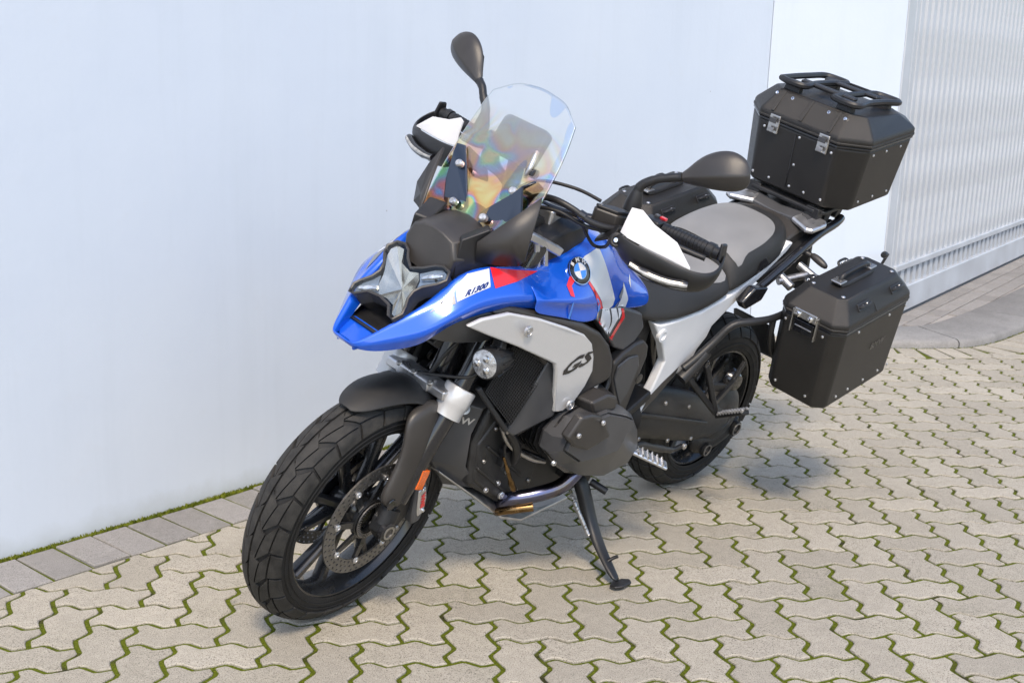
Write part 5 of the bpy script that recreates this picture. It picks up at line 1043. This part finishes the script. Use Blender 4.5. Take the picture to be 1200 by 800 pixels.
    ca.data.foreach_set('value', [.85 if on(mh.data.vertices[e.vertices[0]].co, rid) and on(mh.data.vertices[e.vertices[1]].co, rid) else (.6 if on(mh.data.vertices[e.vertices[0]].co, edg) and on(mh.data.vertices[e.vertices[1]].co, edg) else 0.0) for e in mh.data.edges])
    P = [A + (B - A) * t_ + uv_ * k - fv * (.33 * .027 + .001) for t_, k in ((.1, .012), (.3, .044), (.6, .054), (.85, .045), (.96, .02), (.96, -.012), (.8, -.030), (.5, -.028), (.2, -.016))]
    make('mirror_glass', my([tuple(p + Vector(dm_)) for p in P], s), [tuple(range(len(P)))], CHROME, mr, st=True, smooth=False)
# cables
tube('cable', [(1.16, .02, 1.12), (1.155, .05, 1.145), (1.150, .10, 1.158), (1.130, .15, 1.150), (1.105, .19, 1.132), (1.06, .225, 1.125), (.99, .25, 1.13)], .0085, HOSE, bike, n=10)
tube('cable', [(1.16, .0, 1.10), (1.165, .06, 1.125), (1.140, .12, 1.132), (1.10, .18, 1.115), (1.05, .235, 1.118)], .005, HOSE, bike, n=8)
tube('cable', [(1.12, .165, 1.14), (1.09, .17, 1.10), (1.06, .185, 1.065), (1.06, .22, 1.075), (1.09, .25, 1.11)], .0045, HOSE, bike, n=8)
tube('cable', [(1.13, -.05, 1.12), (1.10, -.0, 1.165), (1.05, .08, 1.172), (1.03, .15, 1.165)], .0045, HOSE, bike, n=8)
tube('cable', [(1.16, -.02, 1.12), (1.155, -.08, 1.15), (1.12, -.15, 1.145), (1.05, -.225, 1.125), (.99, -.25, 1.13)], .0085, HOSE, bike, n=10)
lathe('cable_clip', [(.012, -.008), (.012, .008)], (1.118, .17, 1.142), (.5, -.8, .3), GLOSSB, bike, n=12)

# ------------------------------------------------------------------ luggage
def octo(hx, hy, ch):
    return [(hx, hy - ch), (hx - ch, hy), (-hx + ch, hy), (-hx, hy - ch), (-hx, -hy + ch), (-hx + ch, -hy), (hx - ch, -hy), (hx, -hy + ch)]
def rivet(c, n, par, r=.0045): return lathe('rivet', [(r, -.001), (r, .001), (r * .6, .0026), (0, .003)], c, n, ALU, par, n=10)
LATCH = mat('latch_steel', (.50, .49, .47), .3, .9, rvar=.1, vs_=30)
def loop(par, c, ax, nrm, w=.062):
    """lashing eye on a lid"""
    c = Vector(c); ax = Vector(ax).normalized(); nrm = Vector(nrm).normalized()
    V, F = bar_vf(c - ax * w / 2, c + ax * w / 2, .024, .009, nrm); e_ = make('lashing_eye', V, F, BLACKP, par, bevel=.002)
    V, F = tube_vf(spline([c - ax * w * .42, c - ax * w * .30 + nrm * .013, c + ax * w * .30 + nrm * .013, c + ax * w * .42], 3), .0042, 8); make('eye_bow', V, F, BLACKP, e_)
    bolt(c - ax * w * .25 + nrm * .004, nrm, .0055, ALU, e_); bolt(c + ax * w * .1 + nrm * .004, nrm, .0035, ALU, e_)
def side_case(s, label):
    root = empty('side_case', BM @ Matrix.Translation((-.10, s * .378, .577)) @ Matrix.Rotation(RAD(10.8), 4, 'Y') @ Matrix.Scale(1.05, 4))
    tag(root, label, 'pannier', 'aluminium luggage cases on the motorcycle')
    hx, hy, hz = .203, .108, .262
    Mk = lambda P, z, kx=1, ky=1: [(x * kx, s * y * ky, z) for x, y in P]
    b = loft('case_body', [Mk(octo(hx, hy, .03), -.0, .93, .90), Mk(octo(hx, hy, .03), .014, .955, .95), Mk(octo(hx, hy, .032), hz, 1.0, 1.0)], CASE, root, bevel=.008, seg=3)
    loft('case_seal', [Mk(octo(hx, hy, .032), hz - .001, 1.005, 1.008), Mk(octo(hx, hy, .032), hz + .005, 1.005, 1.008)], GLOSSB, root, bevel=.001)
    ld = loft('case_lid', [Mk(octo(hx, hy, .032), hz + .005, 1.008, 1.012), Mk(octo(hx, hy, .032), hz + .028, 1.008, 1.012), Mk(octo(hx - .045, hy - .038, .022), hz + .082), Mk(octo(hx - .052, hy - .045, .02), hz + .085)], CASE, root, bevel=.006, seg=3)
    V, F = loft_vf([Mk(octo(hx, hy, .032), hz + .006, 1.014, 1.022), Mk(octo(hx, hy, .032), hz + .016, 1.014, 1.022)]); make('lid_rim', V, F, CASE, ld, bevel=.003)
    for x, y in ((hx - .07, hy - .058), (-hx + .07, hy - .058), (hx - .07, -hy + .058), (-hx + .07, -hy + .058)): rivet((x, s * y, hz + .085), (0, 0, 1), ld, .006)
    # carry handle
    V, F = loft_vf([[(x, y * w, hz + z) for y, z in ((-1, .085), (-.8, .096), (.8, .096), (1, .085))] for x, w in ((.09, .018), (.06, .024), (-.06, .024), (-.09, .018))]); h_ = make('handle_base', V, F, BLACKP, ld, bevel=.003)
    tube('handle_bow', [(.075, .0, hz + .094), (.055, 0, hz + .112), (-.055, 0, hz + .112), (-.075, 0, hz + .094)], .0075, BLACKP, h_, n=10)
    for x in (.082, -.082): box('handle_mount', (x, 0, hz + .098), (.035, .034, .006), LATCH, h_, bevel=.002)
    for x in (.088, .074, -.088, -.074): bolt((x, 0, hz + .101), (0, 0, 1), .003, GLOSSB, h_, h=.002)
    nrm = Vector((0, s * .054, .045)).normalized()
    for x in (.075, -.105): loop(ld, (x, s * (hy - .020), hz + .056), (1, 0, 0), (0, s * .8, .6)); loop(ld, (x, -s * (hy - .020), hz + .056), (1, 0, 0), (0, -s * .8, .6))
    for x in (.02,):
        V, F = bar_vf((x, s * (hy - .045), hz + .0845), (x, s * (hy + .001), hz + .03), .006, .003, nrm); make('lid_bead', V, F, CASE, ld, bevel=.001)
    # front latch
    V, F = loft_vf([[(hx * 1.0 + x, s * y, hz + z) for x, z in ((.002, .034), (.012, .036), (.016, .014), (.008, .008), (.0, .010))] for y in (-.045, .030)]); lt_ = make('latch', V, F, LATCH, root, bevel=.002)
    for y in (-.028, .012): lathe('latch_screw', [(.0085, 0), (.0085, .003), (.0055, .005), (0, .005)], (hx + .0155, s * y, hz + .022), (1, 0, .15), CHROME, lt_, n=14)
    for y in (-.048, .032): make('latch_side', *bar_vf((hx + .006, s * y, hz + .03), (hx + .004, s * y, hz - .045), .004, .012, (1, 0, 0)), LATCH, lt_, bevel=.001)
    make('latch_plate', *bar_vf((hx + .006, s * -.008, hz + .002), (hx + .002, s * -.008, hz - .040), .066, .006, (1, 0, 0)), GLOSSB, lt_, bevel=.002)
    box('latch_bar', (hx + .007, -s * .008, hz - .018), (.005, .056, .004), LATCH, lt_, bevel=.001)
    # rivets
    for x, z in ((.12, .02), (.055, .02), (-.03, .02), (-.115, .02), (-.17, .022)): rivet((x, s * (hy * .953 + .001), z + .012), (0, s, 0), b)
    for x, z in ((.10, hz - .014), (-.07, hz - .014), (-.165, hz - .014)): rivet((x, s * (hy * .998 + .001), z), (0, s, 0), b)
    for y in (-.06, .045): rivet((hx * .957 + .001, s * y, .032), (1, 0, 0), b); rivet((hx * .999, s * y * 1.2, hz - .02), (1, 0, 0), b)
    V = []; F = []
    for p_ in text_polys('BMW', .03, shear=.2, bold=.0006, sx=1.1):
        b0 = len(V); V += [(-.045 - s * u * 1.0, s * (hy * .985 + .0012), hz * .60 + v) for u, v in p_]; F.append(tuple(range(b0, b0 + len(p_))))
    make('embossed_lettering', V, F, GLOSSB, b, smooth=False, recalc=False)
    return root
side_case(1, 'black aluminium side case on the near side behind the footrest')
side_case(-1, 'black aluminium side case on the wall side, only its lid showing behind the seat')

tc_ = empty('top_case', BM @ Matrix.Translation((-.345, 0, 1.082)) @ Matrix.Rotation(RAD(8.6), 4, 'Y')); tag(tc_, 'black aluminium top case with tie-down rack on its lid, on the tail rack', 'top case', 'aluminium luggage cases on the motorcycle')
HX, HY, HZ = .208, .222, .215
def tcp(z, k, ch=.075, ky=None): return [(x * k, y * (ky or k), z) for x, y in octo(HX, HY, ch)]
b = loft('case_body', [tcp(0, .90), tcp(.012, .93), tcp(HZ, 1.0)], CASE, tc_, bevel=.010, seg=3)
loft('case_seal', [tcp(HZ - .001, 1.006), tcp(HZ + .006, 1.006)], GLOSSB, tc_, bevel=.001)
ld = loft('case_lid', [tcp(HZ + .006, 1.012), tcp(HZ + .032, 1.012), [(x, y, HZ + .074 + .115 * x) for x, y in octo(HX - .048, HY - .048, .05)], [(x, y, HZ + .078 + .115 * x) for x, y in octo(HX - .056, HY - .056, .046)]], CASE, tc_, bevel=.007, seg=3)
V, F = loft_vf([tcp(HZ + .008, 1.018), tcp(HZ + .018, 1.018)]); make('lid_rim', V, F, CASE, ld, bevel=.003)
for y in (-.105, -.0, .105):
    V, F = bar_vf((HX + .002, y, HZ + .036), (HX - .05, y, HZ + .0935), .012, .004, (1, 0, .9)); make('lid_bead', V, F, CASE, ld, bevel=.0015)
for y in (-.088, .098):
    lt_ = slab('latch', [(HX + .004, y - .020, HZ + .026), (HX + .004, y + .020, HZ + .026), (HX + .006, y + .020, HZ - .034), (HX + .006, y - .020, HZ - .034)], -.008, LATCH, tc_, d=(1, 0, 0), bevel=.003)
    box('latch_window', (HX + .0135, y, HZ + .010), (.003, .026, .016), GREYP, lt_, bevel=.001); box('latch_window', (HX + .0145, y, HZ - .020), (.003, .022, .014), STEEL, lt_, bevel=.001)
    rivet((HX + .002, y + (.036 if y > 0 else -.032), HZ - .022), (1, 0, 0), b)
slab('body_seam', [(HX * .93 + .002, -.002, .02), (HX * .93 + .002, .000, .02), (HX + .0015, .000, HZ - .01), (HX + .0015, -.002, HZ - .01)], .003, GLOSSB, b, d=(-1, 0, 0), bevel=0)
fx = lambda z: HX * (.93 + .07 * (z - .012) / (HZ - .012)) + .0006
for y, z in ((-.132, .03), (-.068, .03), (.012, .03), (.068, .03), (.132, .03), (.012, .105), (.012, HZ - .016)): rivet((fx(z), y, z), (1, 0, 0), b)
fy = lambda z: HY * (.93 + .07 * (z - .012) / (HZ - .012)) + .0006
for sgn in (1, -1):
    for x, z in ((.09, .03), (0, .03), (-.09, .03), (.10, HZ - .02), (.02, HZ - .02), (-.07, HZ - .02)): rivet((x, sgn * fy(z), z), (0, sgn, 0), b)
# tie-down rack on the lid
ZT = lambda x: HZ + .078 + .115 * x
for y in (-.098, .098):
    V, F = tube_vf(spline([(px, y + dy, ZT(px) + .028) for px, dy in ((.135, -.045), (.05, -.050), (-.05, -.050), (-.135, -.045), (-.150, 0), (-.135, .045), (-.05, .030), (.05, .030), (.135, .045), (.150, 0), (.135, -.045))], 4)[:-1], .0105, 8, True); make('rack_loop', V, F, BLACKP, ld)
    for x in (-.12, .12):
        zt = ZT(x)
        rm = slab('rack_foot', [(x + .022, y - .030, zt - .012), (x + .022, y + .030, zt - .012), (x + .010, y + .026, zt + .030), (x + .010, y - .026, zt + .030)], .026, BLACKP, ld, d=(-1, 0, 0), bevel=.003)
        if x > 0:
            for dy in (-.030, .030):
                lathe('rack_knob', [(.011, -.012), (.011, .006), (.006, .008)], (x + .040, y + dy, zt - .018), (.7, 0, .7), BLACKP, rm, n=12); bolt((x + .046, y + dy, zt - .012), (.7, 0, .7), .006, CHROME, rm)
V, F = merge(*[bar_vf((x, -.10, ZT(x) + .030), (x, .10, ZT(x) + .030), .026, .012, (0, 0, 1)) for x in (.075, -.075)]); make('rack_bar', V, F, BLACKP, ld, bevel=.004)
V, F = tube_vf([(-.158, -.14, ZT(-.158) + .026), (-.160, .14, ZT(-.16) + .026)], .004, 8); make('rack_wire', V, F, BLACKP, ld)
